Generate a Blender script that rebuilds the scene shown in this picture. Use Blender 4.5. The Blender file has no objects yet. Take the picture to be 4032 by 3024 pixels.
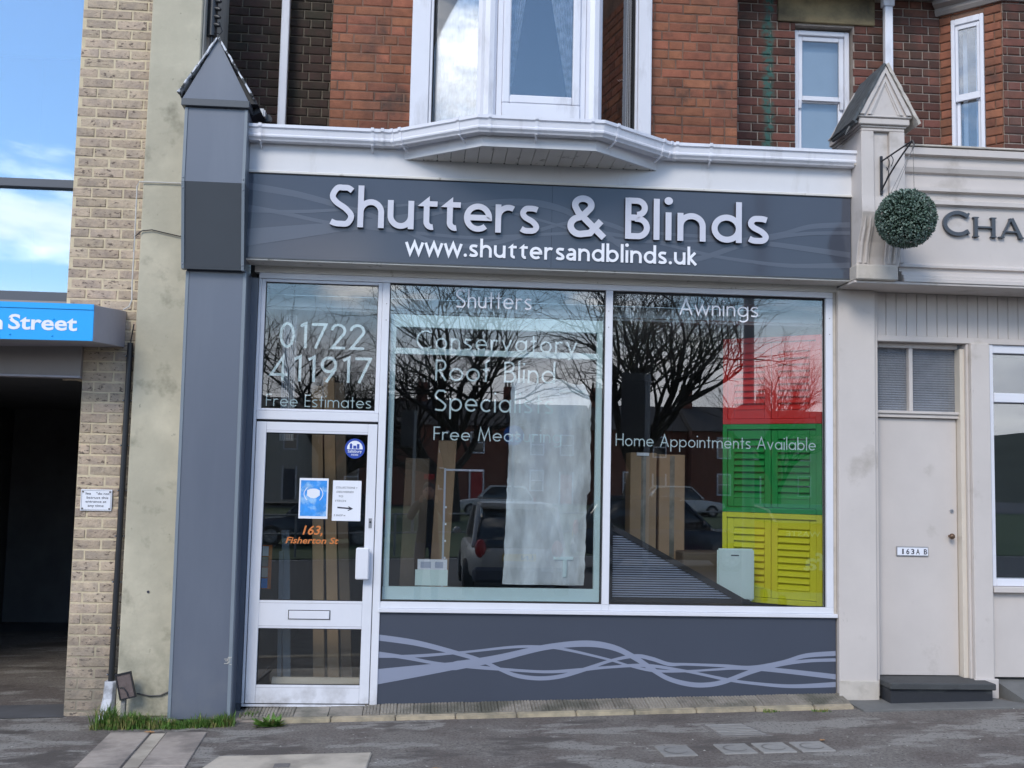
import bpy, bmesh, math, random
from mathutils import Vector, Matrix
R = math.radians
rnd = random.Random(7)
sc = bpy.context.scene
col = sc.collection

# ---------------------------------------------------------------- camera
cam_d = bpy.data.cameras.new('camera'); cam = bpy.data.objects.new('camera', cam_d); col.objects.link(cam); sc.camera = cam
cam_d.sensor_width = 36; cam_d.lens = 4268/4032*36; cam_d.clip_end = 900; cam_d.clip_start = .05
pt, yw, rl = R(4.987), R(4.242), R(1.259)
f = Vector((math.sin(yw)*math.cos(pt), math.cos(yw)*math.cos(pt), math.sin(pt)))
rt = Vector((math.cos(yw), -math.sin(yw), 0)); up = rt.cross(f)
r2 = rt*math.cos(rl)+up*math.sin(rl); u2 = -rt*math.sin(rl)+up*math.cos(rl)
cam.matrix_world = Matrix((( r2.x, u2.x, -f.x, 0), (r2.y, u2.y, -f.y, -7.9), (r2.z, u2.z, -f.z, 1.65), (0, 0, 0, 1)))

# ---------------------------------------------------------------- world, sun, exposure
SUN_EL, SUN_AZ = 38, 205      # azimuth measured clockwise from +y (north)
w = bpy.data.worlds.new('World'); sc.world = w; w.use_nodes = True
nt = w.node_tree; N = nt.nodes; L = nt.links; N.clear()
def nn(t, **k):
    n = N.new(t)
    for a, b in k.items(): setattr(n, a, b)
    return n
def mathn(op, a, b=None, clamp=False):
    n = N.new('ShaderNodeMath'); n.operation = op; n.use_clamp = clamp
    for i, v in enumerate((a, b)):
        if v is None: continue
        if isinstance(v, (int, float)): n.inputs[i].default_value = v
        else: L.new(v, n.inputs[i])
    return n.outputs[0]
out = nn('ShaderNodeOutputWorld'); bg = nn('ShaderNodeBackground'); bg.inputs[1].default_value = .15
L.new(bg.outputs[0], out.inputs[0])
sky = nn('ShaderNodeTexSky', sky_type='NISHITA'); sky.sun_disc = False
sky.sun_elevation = R(SUN_EL); sky.sun_rotation = R(SUN_AZ); sky.air_density = 1.1; sky.dust_density = .1; sky.ozone_density = 4
tc = nn('ShaderNodeTexCoord'); sep = nn('ShaderNodeSeparateXYZ'); L.new(tc.outputs['Generated'], sep.inputs[0])
zz = mathn('ADD', mathn('MAXIMUM', sep.outputs[2], 0.0), .22)
px = mathn('DIVIDE', sep.outputs[0], zz); py = mathn('DIVIDE', sep.outputs[1], zz)
cmb = nn('ShaderNodeCombineXYZ'); L.new(px, cmb.inputs[0]); L.new(py, cmb.inputs[1]); cmb.inputs[2].default_value = 3.3
def cloud(scale, lo, hi, det=8, dist=.25, zoff=0):
    mp = nn('ShaderNodeMapping'); mp.inputs['Location'].default_value = (zoff, zoff*.7, zoff); L.new(cmb.outputs[0], mp.inputs[0])
    n = nn('ShaderNodeTexNoise'); n.inputs['Scale'].default_value = scale; n.inputs['Detail'].default_value = det
    n.inputs['Roughness'].default_value = .58; n.inputs['Distortion'].default_value = dist
    L.new(mp.outputs[0], n.inputs[0])
    mr = nn('ShaderNodeMapRange'); mr.interpolation_type = 'SMOOTHSTEP'
    mr.inputs[1].default_value = lo; mr.inputs[2].default_value = hi; L.new(n.outputs[0], mr.inputs[0]); return mr.outputs[0]
cl = cloud(1.1, .53, .66); sh = cloud(1.9, .40, .66, 6, .1, 4.0)
cc = nn('ShaderNodeMix', data_type='RGBA'); L.new(sh, cc.inputs[0])
cc.inputs[6].default_value = (9.6, 9.8, 10.8, 1); cc.inputs[7].default_value = (16.0, 15.8, 15.6, 1)
mx = nn('ShaderNodeMix', data_type='RGBA'); L.new(cl, mx.inputs[0]); L.new(sky.outputs[0], mx.inputs[6]); L.new(cc.outputs[2], mx.inputs[7])
# a grey cloud bank lies low all round the horizon
el = nn('ShaderNodeMapRange'); el.interpolation_type = 'SMOOTHSTEP'
el.inputs[1].default_value = .165; el.inputs[2].default_value = .10; L.new(sep.outputs[2], el.inputs[0])
bank = nn('ShaderNodeMix', data_type='RGBA'); L.new(cloud(1.4, .3, .7, 6, .1, 9.0), bank.inputs[0])
bank.inputs[6].default_value = (6.4, 6.7, 7.6, 1); bank.inputs[7].default_value = (11.5, 11.5, 12.0, 1)
mx2 = nn('ShaderNodeMix', data_type='RGBA'); L.new(mathn('MULTIPLY', el.outputs[0], .92), mx2.inputs[0]); L.new(mx.outputs[2], mx2.inputs[6]); L.new(bank.outputs[2], mx2.inputs[7])
L.new(mx2.outputs[2], bg.inputs[0])

sd = bpy.data.lights.new('sun', 'SUN'); sun = bpy.data.objects.new('sun', sd); col.objects.link(sun)
sd.energy = 1.4; sd.angle = R(22); sd.color = (1, .92, .80)
sv = Vector((math.sin(R(SUN_AZ))*math.cos(R(SUN_EL)), math.cos(R(SUN_AZ))*math.cos(R(SUN_EL)), math.sin(R(SUN_EL))))
sun.rotation_euler = sv.to_track_quat('Z', 'Y').to_euler()
vs = sc.view_settings; vs.view_transform = 'Standard'; vs.look = 'None'; vs.gamma = 1; vs.exposure = .6; vs.use_curve_mapping = False
sc.cycles.max_bounces = 10; sc.cycles.transparent_max_bounces = 24; sc.cycles.glossy_bounces = 5
sc.cycles.use_denoising = True; sc.cycles.caustics_reflective = False; sc.cycles.caustics_refractive = False
sc.cycles.sample_clamp_indirect = 6

# ---------------------------------------------------------------- materials
M = {}
def mat(name, c, rough=.6, metal=0, var=.12, vscale=4, bump=0, bscale=60, c2=None, mscale=None, mlo=.45, mhi=.62, spec=.5, rand=0, coat=0, obj=False, stretch=None):
    """base colour c, fine value variation var, optional second colour c2 in noise patches, bump relief, rand = per-object value spread"""
    m = bpy.data.materials.new(name); m.use_nodes = True; t = m.node_tree; n = t.nodes; l = t.links
    b = n['Principled BSDF']; b.inputs['Roughness'].default_value = rough; b.inputs['Metallic'].default_value = metal
    b.inputs['Specular IOR Level'].default_value = spec; b.inputs['Coat Weight'].default_value = coat
    tcn = n.new('ShaderNodeTexCoord'); g = n.new('ShaderNodeNewGeometry')
    src = tcn.outputs['Object'] if obj else g.outputs['Position']
    if stretch:
        mpn = n.new('ShaderNodeMapping'); mpn.inputs['Scale'].default_value = stretch; l.new(src, mpn.inputs[0]); src = mpn.outputs[0]
    def noise(s, d=5, r=.6):
        x = n.new('ShaderNodeTexNoise'); x.inputs['Scale'].default_value = s; x.inputs['Detail'].default_value = d; x.inputs['Roughness'].default_value = r
        l.new(src, x.inputs[0]); return x.outputs[0]
    cur = None
    if c2:
        mr = n.new('ShaderNodeMapRange'); mr.inputs[1].default_value = mlo; mr.inputs[2].default_value = mhi; l.new(noise(mscale or vscale), mr.inputs[0])
        mixn = n.new('ShaderNodeMix'); mixn.data_type = 'RGBA'; mixn.inputs[6].default_value = (*c, 1); mixn.inputs[7].default_value = (*c2, 1)
        l.new(mr.outputs[0], mixn.inputs[0]); cur = mixn.outputs[2]
    if cur is None:
        rgb = n.new('ShaderNodeRGB'); rgb.outputs[0].default_value = (*c, 1); cur = rgb.outputs[0]
    hs = n.new('ShaderNodeHueSaturation'); l.new(cur, hs.inputs['Color'])
    mr2 = n.new('ShaderNodeMapRange'); mr2.inputs[1].default_value = .25; mr2.inputs[2].default_value = .75; mr2.inputs[3].default_value = 1-var; mr2.inputs[4].default_value = 1+var
    l.new(noise(vscale, 8, .65), mr2.inputs[0]); val = mr2.outputs[0]
    if rand:
        oi = n.new('ShaderNodeObjectInfo'); mr3 = n.new('ShaderNodeMapRange'); mr3.inputs[3].default_value = 1-rand; mr3.inputs[4].default_value = 1+rand
        l.new(oi.outputs['Random'], mr3.inputs[0]); mu = n.new('ShaderNodeMath'); mu.operation = 'MULTIPLY'; l.new(val, mu.inputs[0]); l.new(mr3.outputs[0], mu.inputs[1]); val = mu.outputs[0]
        m4 = n.new('ShaderNodeMath'); m4.operation = 'MULTIPLY'; l.new(oi.outputs['Random'], m4.inputs[0]); m4.inputs[1].default_value = 7.31
        m5 = n.new('ShaderNodeMath'); m5.operation = 'FRACT'; l.new(m4.outputs[0], m5.inputs[0])
        mr5 = n.new('ShaderNodeMapRange'); mr5.inputs[3].default_value = .495; mr5.inputs[4].default_value = .505; l.new(m5.outputs[0], mr5.inputs[0]); l.new(mr5.outputs[0], hs.inputs['Hue'])
    l.new(val, hs.inputs['Value']); l.new(hs.outputs[0], b.inputs['Base Color'])
    if bump:
        bn = n.new('ShaderNodeBump'); bn.inputs['Strength'].default_value = bump; bn.inputs['Distance'].default_value = .01
        l.new(noise(bscale, 6), bn.inputs['Height']); l.new(bn.outputs[0], b.inputs['Normal'])
    m.diffuse_color = (*c, 1); M[name] = m; m['hs'] = 1
    return m
def nodes_of(m): return m.node_tree.nodes, m.node_tree.links
def overlay(m, c, fac_fn, rough=None):
    """mix colour c over the base colour by a mask built by fac_fn(n, l) -> socket"""
    n, l = nodes_of(m); b = n['Principled BSDF']; src = b.inputs['Base Color'].links[0].from_socket
    fac = fac_fn(n, l); mx = n.new('ShaderNodeMix'); mx.data_type = 'RGBA'; l.new(fac, mx.inputs[0]); l.new(src, mx.inputs[6])
    mx.inputs[7].default_value = (*c, 1); l.new(mx.outputs[2], b.inputs['Base Color'])
    if rough is not None:
        mr = n.new('ShaderNodeMapRange'); l.new(fac, mr.inputs[0]); mr.inputs[3].default_value = b.inputs['Roughness'].default_value; mr.inputs[4].default_value = rough
        l.new(mr.outputs[0], b.inputs['Roughness'])
def nmask(scale, lo, hi, det=6, stretch=(1, 1, 1), rough=.6, off=(0, 0, 0), obj=False):
    def fn(n, l):
        g = n.new('ShaderNodeNewGeometry'); mp = n.new('ShaderNodeMapping'); mp.inputs['Scale'].default_value = stretch; mp.inputs['Location'].default_value = off
        if obj: t = n.new('ShaderNodeTexCoord'); l.new(t.outputs['Object'], mp.inputs[0])
        else: l.new(g.outputs['Position'], mp.inputs[0])
        x = n.new('ShaderNodeTexNoise'); x.inputs['Scale'].default_value = scale; x.inputs['Detail'].default_value = det; x.inputs['Roughness'].default_value = rough
        l.new(mp.outputs[0], x.inputs[0]); mr = n.new('ShaderNodeMapRange'); mr.inputs[1].default_value = lo; mr.inputs[2].default_value = hi
        l.new(x.outputs[0], mr.inputs[0]); return mr.outputs[0]
    return fn
def axis_mask(ax, lo, hi, inner, amt=1, scale=6, jitter=.1):
    """mask that is 1 where the world coordinate (jittered by noise) passes from lo to hi, times inner mask"""
    def fn(n, l):
        g = n.new('ShaderNodeNewGeometry'); s = n.new('ShaderNodeSeparateXYZ'); l.new(g.outputs['Position'], s.inputs[0])
        x = n.new('ShaderNodeTexNoise'); x.inputs['Scale'].default_value = scale; x.inputs['Detail'].default_value = 6; l.new(g.outputs['Position'], x.inputs[0])
        a = n.new('ShaderNodeMath'); a.operation = 'MULTIPLY_ADD'; l.new(x.outputs[0], a.inputs[0]); a.inputs[1].default_value = jitter; l.new(s.outputs[ax], a.inputs[2])
        mr = n.new('ShaderNodeMapRange'); mr.inputs[1].default_value = lo+jitter*.5; mr.inputs[2].default_value = hi+jitter*.5; mr.inputs[4].default_value = amt
        l.new(a.outputs[0], mr.inputs[0])
        if not inner: return mr.outputs[0]
        k = inner(n, l); mu = n.new('ShaderNodeMath'); mu.operation = 'MULTIPLY'; l.new(k, mu.inputs[0]); l.new(mr.outputs[0], mu.inputs[1]); return mu.outputs[0]
    return fn
def glass(name, base, tint=(1, 1, 1), k=1.0, wav=0, wscale=3, rough=0, gc=(1, 1, 1)):
    m = bpy.data.materials.new(name); m.use_nodes = True; t = m.node_tree; n = t.nodes; l = t.links; n.clear()
    o = n.new('ShaderNodeOutputMaterial'); mx = n.new('ShaderNodeMixShader'); tr = n.new('ShaderNodeBsdfTransparent'); gl = n.new('ShaderNodeBsdfGlossy')
    tr.inputs[0].default_value = (*tint, 1); gl.inputs[0].default_value = (*gc, 1); gl.inputs['Roughness'].default_value = rough
    fr = n.new('ShaderNodeFresnel'); fr.inputs[0].default_value = 1.45
    a = n.new('ShaderNodeMath'); a.operation = 'MULTIPLY_ADD'; a.use_clamp = True; l.new(fr.outputs[0], a.inputs[0]); a.inputs[1].default_value = k; a.inputs[2].default_value = base
    l.new(a.outputs[0], mx.inputs[0]); l.new(tr.outputs[0], mx.inputs[1]); l.new(gl.outputs[0], mx.inputs[2]); l.new(mx.outputs[0], o.inputs[0])
    if wav:
        g = n.new('ShaderNodeNewGeometry'); x = n.new('ShaderNodeTexNoise'); x.inputs['Scale'].default_value = wscale; x.inputs['Detail'].default_value = 1; l.new(g.outputs['Position'], x.inputs[0])
        bn = n.new('ShaderNodeBump'); bn.inputs['Strength'].default_value = wav; bn.inputs['Distance'].default_value = .01; l.new(x.outputs[0], bn.inputs['Height'])
        l.new(bn.outputs[0], gl.inputs['Normal'])
    M[name] = m; return m
def film(name, c, alpha, rough=.5, nscale=20, lo=.3, hi=.7, bump=0, bscale=20, stretch=(1, 1, 1), amin=0):
    """see-through sheet: transparent mixed with a principled colour, more solid in noise patches"""
    m = bpy.data.materials.new(name); m.use_nodes = True; t = m.node_tree; n = t.nodes; l = t.links; b = n['Principled BSDF']
    b.inputs['Base Color'].default_value = (*c, 1); b.inputs['Roughness'].default_value = rough
    g = n.new('ShaderNodeNewGeometry'); mp = n.new('ShaderNodeMapping'); mp.inputs['Scale'].default_value = stretch; l.new(g.outputs['Position'], mp.inputs[0])
    x = n.new('ShaderNodeTexNoise'); x.inputs['Scale'].default_value = nscale; x.inputs['Detail'].default_value = 5; l.new(mp.outputs[0], x.inputs[0])
    mr = n.new('ShaderNodeMapRange'); mr.inputs[1].default_value = lo; mr.inputs[2].default_value = hi; mr.inputs[3].default_value = amin; mr.inputs[4].default_value = alpha
    l.new(x.outputs[0], mr.inputs[0]); l.new(mr.outputs[0], b.inputs['Alpha'])
    if bump:
        x2 = n.new('ShaderNodeTexNoise'); x2.inputs['Scale'].default_value = bscale; x2.inputs['Detail'].default_value = 4; l.new(mp.outputs[0], x2.inputs[0])
        bn = n.new('ShaderNodeBump'); bn.inputs['Strength'].default_value = bump; bn.inputs['Distance'].default_value = .02; l.new(x2.outputs[0], bn.inputs['Height']); l.new(bn.outputs[0], b.inputs['Normal'])
    M[name] = m; return m

#MATS
mat('white_alu', (.74, .75, .80), .38, var=.05, vscale=3, bump=.03, bscale=200)
overlay(M['white_alu'], (.35, .34, .34), axis_mask(2, .22, .03, nmask(9, .42, .75)))
mat('upvc', (.76, .77, .83), .3, var=.04, vscale=3)
overlay(M['upvc'], (.42, .41, .42), nmask(7, .55, .85, stretch=(1, 1, .25)))
mat('fascia_white', (.70, .70, .72), .45, var=.05, vscale=2, bump=.05, bscale=30)
overlay(M['fascia_white'], (.46, .44, .41), nmask(6, .60, .95, stretch=(1, 1, .3)))
mat('soffit_cream', (.70, .68, .64), .6, var=.08, vscale=3, bump=.08, bscale=30)
overlay(M['soffit_cream'], (.22, .19, .15), nmask(9, .62, .72))
mat('gap_black', (.012, .012, .014), .7, var=0)
mat('slate_gloss', (.072, .082, .108), .09, var=.05, vscale=1.5, spec=.45, coat=0)
mat('slate_satin', (.110, .128, .168), .30, var=.05, vscale=1.2, bump=.02, bscale=6, spec=.7)
overlay(M['slate_satin'], (.15, .17, .21), nmask(3, .45, .9, stretch=(1, 1, .18)))
overlay(M['slate_satin'], (.19, .20, .21), axis_mask(2, .5, 0, nmask(8, .4, .8), .5))
mat('slate_matt', (.052, .062, .088), .5, var=.05, vscale=1.5)
mat('slate_dark', (.068, .077, .09), .35, var=.06, vscale=2)
mat('trim_grey', (.20, .235, .27), .4, var=.06, vscale=5)
mat('ribbon_light', (.25, .28, .37), .45, var=.03)
mat('ribbon_dim', (.105, .118, .150), .14, var=.03, spec=.45)
mat('letter_grey', (.60, .61, .69), .42, var=.03, vscale=8)
mat('letter_white', (.86, .87, .92), .4, var=.02)
mat('letter_edge', (.03, .033, .045), .5, var=0)
mat('vinyl_pale', (.78, .93, .96), .5, var=.04)
mat('red_brick', (.27, .100, .054), .85, var=.25, vscale=14, bump=.5, bscale=90, c2=(.145, .062, .040), mscale=2.6, mlo=.45, mhi=.75, rand=.24)
overlay(M['red_brick'], (.045, .035, .03), nmask(3.2, .58, .74, stretch=(1, 1, .8)))
mat('dark_brick', (.135, .052, .037), .85, var=.25, vscale=14, bump=.5, bscale=90, c2=(.085, .045, .036), mscale=3, mlo=.4, mhi=.7, rand=.42)
overlay(M['dark_brick'], (.03, .028, .02), axis_mask(2, 4.9, 5.9, nmask(3, .40, .65)))
mat('sooty_brick', (.060, .034, .028), .88, var=.25, vscale=14, bump=.5, bscale=90, c2=(.035, .032, .022), mscale=4, mlo=.4, mhi=.7, rand=.25)
def stain(n, l):
    g = n.new('ShaderNodeNewGeometry'); s = n.new('ShaderNodeSeparateXYZ'); l.new(g.outputs['Position'], s.inputs[0])
    x = n.new('ShaderNodeTexNoise'); x.inputs['Scale'].default_value = 7; x.inputs['Detail'].default_value = 5; l.new(g.outputs['Position'], x.inputs[0])
    a = n.new('ShaderNodeMath'); a.operation = 'MULTIPLY_ADD'; l.new(x.outputs[0], a.inputs[0]); a.inputs[1].default_value = .12; l.new(s.outputs[0], a.inputs[2])
    b = n.new('ShaderNodeMath'); b.operation = 'SUBTRACT'; l.new(a.outputs[0], b.inputs[0]); b.inputs[1].default_value = 2.785+.06
    c = n.new('ShaderNodeMath'); c.operation = 'ABSOLUTE'; l.new(b.outputs[0], c.inputs[0])
    mr = n.new('ShaderNodeMapRange'); mr.inputs[1].default_value = .055; mr.inputs[2].default_value = .022; l.new(c.outputs[0], mr.inputs[0])
    k = nmask(26, .36, .56)(n, l); mu = n.new('ShaderNodeMath'); mu.operation = 'MULTIPLY'; l.new(mr.outputs[0], mu.inputs[0]); l.new(k, mu.inputs[1]); return mu.outputs[0]
overlay(M['dark_brick'], (.045, .13, .11), stain)
mat('mortar_pale', (.36, .31, .27), .9, var=.2, vscale=20, bump=.6, bscale=120)
mat('mortar_red', (.20, .115, .080), .9, var=.2, vscale=20, bump=.6, bscale=120)
overlay(M['mortar_red'], (.05, .04, .035), nmask(3.2, .50, .70))
mat('mortar_dark', (.34, .29, .25), .9, var=.2, vscale=20, bump=.6, bscale=120)
overlay(M['mortar_dark'], (.045, .13, .11), stain)
mat('mortar_soot', (.17, .145, .11), .9, var=.2, vscale=20, bump=.6, bscale=120)
mat('buff_brick', (.50, .395, .29), .85, var=.16, vscale=22, bump=.9, bscale=45, c2=(.40, .32, .25), mscale=9, rand=.13)
overlay(M['buff_brick'], (.15, .115, .09), nmask(26, .585, .65, 4, stretch=(1, 1, 2.2)))
overlay(M['buff_brick'], (.13, .12, .10), axis_mask(2, .75, .05, nmask(7, .25, .7), .85))
mat('mortar_buff', (.64, .54, .37), .9, var=.12, vscale=25, bump=.5, bscale=120)
overlay(M['mortar_buff'], (.17, .155, .13), axis_mask(2, .7, .1, None, .8))
mat('render_coat', (.48, .445, .34), .85, var=.14, vscale=2.2, bump=.35, bscale=25, c2=(.60, .55, .42), mscale=1.2)
overlay(M['render_coat'], (.16, .155, .11), nmask(3.4, .56, .78))
overlay(M['render_coat'], (.10, .095, .075), nmask(9, .66, .76))
overlay(M['render_coat'], (.15, .155, .115), axis_mask(2, .75, 0, nmask(6, .35, .7)))
mat('mortar_smear', (.46, .44, .39), .9, var=.3, vscale=6, bump=.6, bscale=30, stretch=(1, 1, .3))
mat('beige_paint', (.60, .55, .515), .55, var=.06, vscale=2.2, bump=.06, bscale=18)
overlay(M['beige_paint'], (.33, .29, .24), nmask(3, .60, .85))
overlay(M['beige_paint'], (.25, .22, .19), nmask(11, .70, .80, stretch=(1, 1, .35)))
mat('cream_edge', (.66, .59, .50), .55, var=.05)
mat('weather_beige', (.56, .51, .45), .7, var=.15, vscale=5, bump=.25, bscale=30, c2=(.40, .36, .30), mscale=7, mlo=.5, mhi=.75)
mat('sandstone', (.30, .235, .13), .9, var=.15, vscale=3, bump=.4, bscale=50)
overlay(M['sandstone'], (.09, .075, .05), nmask(2.2, .42, .66))
mat('roof_slate', (.075, .082, .085), .55, var=.2, vscale=7, bump=.2, bscale=30)
overlay(M['roof_slate'], (.35, .33, .29), nmask(12, .68, .76))
mat('lead_flaky', (.66, .68, .72), .6, var=.2, vscale=20, c2=(.05, .055, .06), mscale=22, mlo=.50, mhi=.55, bump=.8, bscale=40)
mat('blue_sign', (.004, .40, .93), .45, var=.02)
mat('canopy_grey', (.40, .38, .42), .5, var=.08, vscale=5, bump=.05, bscale=60)
overlay(M['canopy_grey'], (.2, .17, .15), nmask(8, .62, .9, stretch=(1, 1, .3)))
mat('panel_grey', (.29, .26, .245), .6, var=.08, vscale=4)
mat('frame_grey', (.085, .095, .115), .4, var=.05)
mat('passage_dark', (.10, .10, .105), .7, var=.25, vscale=3)  # low base colour puts the passage's deep shade into its walls and floor
mat('passage_door', (.24, .23, .20), .5, var=.2, vscale=4)
mat('asphalt', (.23, .208, .187), .88, var=.42, vscale=55, bump=.9, bscale=240, spec=.25, c2=(.175, .15, .135), mscale=1.6, mlo=.44, mhi=.58)
overlay(M['asphalt'], (.32, .30, .275), nmask(2.3, .535, .575, 12, stretch=(.6, 1.5, 1), rough=.62, off=(3.1, 1.7, 0)), .75)
overlay(M['asphalt'], (.125, .11, .10), nmask(2.0, .54, .60, 12, stretch=(.6, 1.3, 1), rough=.66, off=(9.4, 5.2, 0)), .7)
overlay(M['asphalt'], (.10, .09, .083), nmask(60, .56, .68, 3))
overlay(M['asphalt'], (.30, .29, .27), nmask(95, .73, .76, 2))
mat('road_asphalt', (.075, .075, .077), .8, var=.15, vscale=30, bump=.5, bscale=200)
mat('tile_buff', (.29, .26, .22), .8, var=.18, vscale=30, bump=.3, bscale=90, rand=.14, c2=(.13, .125, .10), mscale=3)
mat('kerb_stone', (.42, .35, .245), .85, var=.15, vscale=14, bump=.4, bscale=70, rand=.08, c2=(.27, .235, .17), mscale=6)
mat('slab_pink', (.38, .325, .285), .85, var=.12, vscale=16, bump=.3, bscale=120, rand=.08, c2=(.22, .19, .17), mscale=3)
mat('slab_buff', (.52, .46, .38), .85, var=.10, vscale=16, bump=.3, bscale=120, c2=(.33, .29, .24), mscale=4)
mat('cover_grey', (.27, .26, .245), .7, var=.15, vscale=20, bump=.4, bscale=90, rand=.1)
mat('cover_iron', (.17, .155, .145), .6, var=.2, vscale=30, bump=.4, bscale=90)
mat('step_black', (.055, .058, .060), .7, var=.2, vscale=8, bump=.3, bscale=60)
overlay(M['step_black'], (.022, .024, .03), axis_mask(2, .21, .19, None))
mat('step_grey', (.15, .15, .145), .8, var=.15, vscale=9, bump=.3, bscale=70)
mat('grass', (.085, .17, .03), .6, var=.45, vscale=22, c2=(.24, .23, .08), mscale=16, mlo=.52, mhi=.60, spec=.3)
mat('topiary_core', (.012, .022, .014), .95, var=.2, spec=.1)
mat('topiary_leaf', (.095, .155, .115), .42, var=.55, vscale=45, c2=(.22, .29, .25), mscale=40, spec=.6)
mat('black_iron', (.018, .018, .022), .45, var=.1)
mat('black_plastic', (.022, .024, .028), .35, var=.1)
mat('chain_grey', (.22, .21, .2), .5, metal=.6, var=.1)
mat('steel', (.5, .5, .52), .3, metal=.8, var=.05)
mat('brass_knob', (.16, .10, .065), .35, metal=.5, var=.1)
mat('cable_white', (.62, .60, .56), .5, var=.08)
mat('boot_white', (.55, .57, .62), .5, var=.1, vscale=10, c2=(.33, .34, .37), mscale=14)
mat('rusty_plate', (.13, .10, .095), .7, var=.2, vscale=20, bump=.3, bscale=60)
mat('paper', (.82, .84, .90), .6, var=.02)
mat('poster_blue', (.04, .30, .80), .5, var=.25, vscale=14, c2=(.30, .55, .86), mscale=12, mlo=.48, mhi=.62)
mat('ink', (.03, .03, .05), .6, var=0)
mat('sticker_blue', (.02, .06, .36), .4, var=.05)
mat('orange_vinyl', (.62, .19, .045), .5, var=.12, vscale=25)
mat('cardboard', (.36, .245, .15), .8, var=.12, vscale=5, rand=.1, bump=.1, bscale=30)
mat('cardboard_dark', (.15, .115, .085), .8, var=.15, vscale=5, rand=.15)
mat('shutter_red', (.80, .035, .028), .45, var=.04)
mat('shutter_green', (.008, .33, .06), .45, var=.04)
mat('shutter_yellow', (.80, .80, .03), .45, var=.04)
mat('blind_grey', (.46, .50, .62), .5, var=.06)
mat('dark_bronze', (.03, .025, .024), .5, var=.1)
mat('mint_white', (.74, .88, .85), .45, var=.03)
mat('mint_frame', (.74, .93, .95), .4, var=.04)
mat('shop_floor', (.14, .125, .11), .6, var=.2, vscale=6)
mat('door_mat', (.17, .16, .125), .9, var=.3, vscale=40)
mat('shop_wall', (.17, .165, .16), .8, var=.1)
mat('shop_ceiling', (.75, .77, .80), .8, var=.04)
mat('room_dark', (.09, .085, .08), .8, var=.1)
mat('room_white', (.7, .72, .76), .8, var=.05)
mat('soft_toy', (.80, .72, .60), .9, var=.15, vscale=12, bump=.6, bscale=50)
mat('red_terrace', (.20, .075, .05), .85, var=.2, vscale=3)
mat('pale_terrace', (.48, .45, .40), .85, var=.12, vscale=1)
mat('terrace_roof', (.065, .06, .06), .8, var=.2, vscale=2)
mat('hill_green', (.045, .055, .035), .9, var=.4, vscale=.08)
mat('verge', (.05, .085, .025), .9, var=.3, vscale=3)
mat('bark', (.035, .030, .026), .9, var=.3, vscale=6, bump=.4, bscale=30)
mat('galv', (.24, .25, .26), .5, var=.1)
mat('car_silver', (.50, .48, .45), .3, metal=.1, var=.02)
mat('car_navy', (.02, .03, .05), .2, var=.05, coat=.5)
mat('car_white', (.7, .72, .74), .3, var=.03)
mat('car_glass', (.02, .025, .03), .05, var=0, spec=.9)
mat('tyre', (.02, .02, .02), .8, var=.1)
mat('tail_red', (.45, .02, .02), .25, var=0)
mat('plate_yellow', (.72, .50, .03), .4, var=0)
mat('bin_red', (.42, .03, .03), .4, var=.06)
mat('road_white', (.62, .62, .60), .7, var=.1)
mat('sign_blue', (.03, .14, .50), .4, var=0)
mat('skin', (.50, .28, .20), .5, var=.06)
mat('hair_dark', (.05, .035, .025), .7, var=.2)
mat('jacket_dark', (.018, .02, .026), .8, var=.15)
mat('jeans', (.025, .04, .09), .85, var=.15)
mat('phone_red', (.62, .02, .03), .35, var=0)
mat('leaf_dry', (.36, .20, .09), .7, var=.2, vscale=60)
mat('litter_white', (.55, .53, .48), .7, var=.1)
glass('shop_glass', .075, (.985, 1, .995), .7, wav=.012, wscale=1.3)
glass('door_glass', .05, (.975, .99, .985), .7, wav=.012, wscale=1.3)
glass('mirror_glass', .40, (.55, .66, .78), 1, wav=.03, wscale=1.0, gc=(.80, .90, .96))
glass('bay_glass', .10, (.9, .93, .95), 1, wav=.02, wscale=1.5)
glass('plain_glass', .05, (.9, .93, .93), 1)
film('lace', (.85, .86, .9), .95, .8, 16, .35, .6, amin=.45)
film('bubble_wrap', (.90, .96, 1.0), .97, .14, 5, .35, .62, bump=.7, bscale=7, stretch=(1.8, 1, .6), amin=.58)
mat('ribbed_glass', (.20, .215, .24), .18, var=.15, vscale=9, spec=.9)
mat('blind_white', (.72, .77, .90), .6, var=.03)

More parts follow.
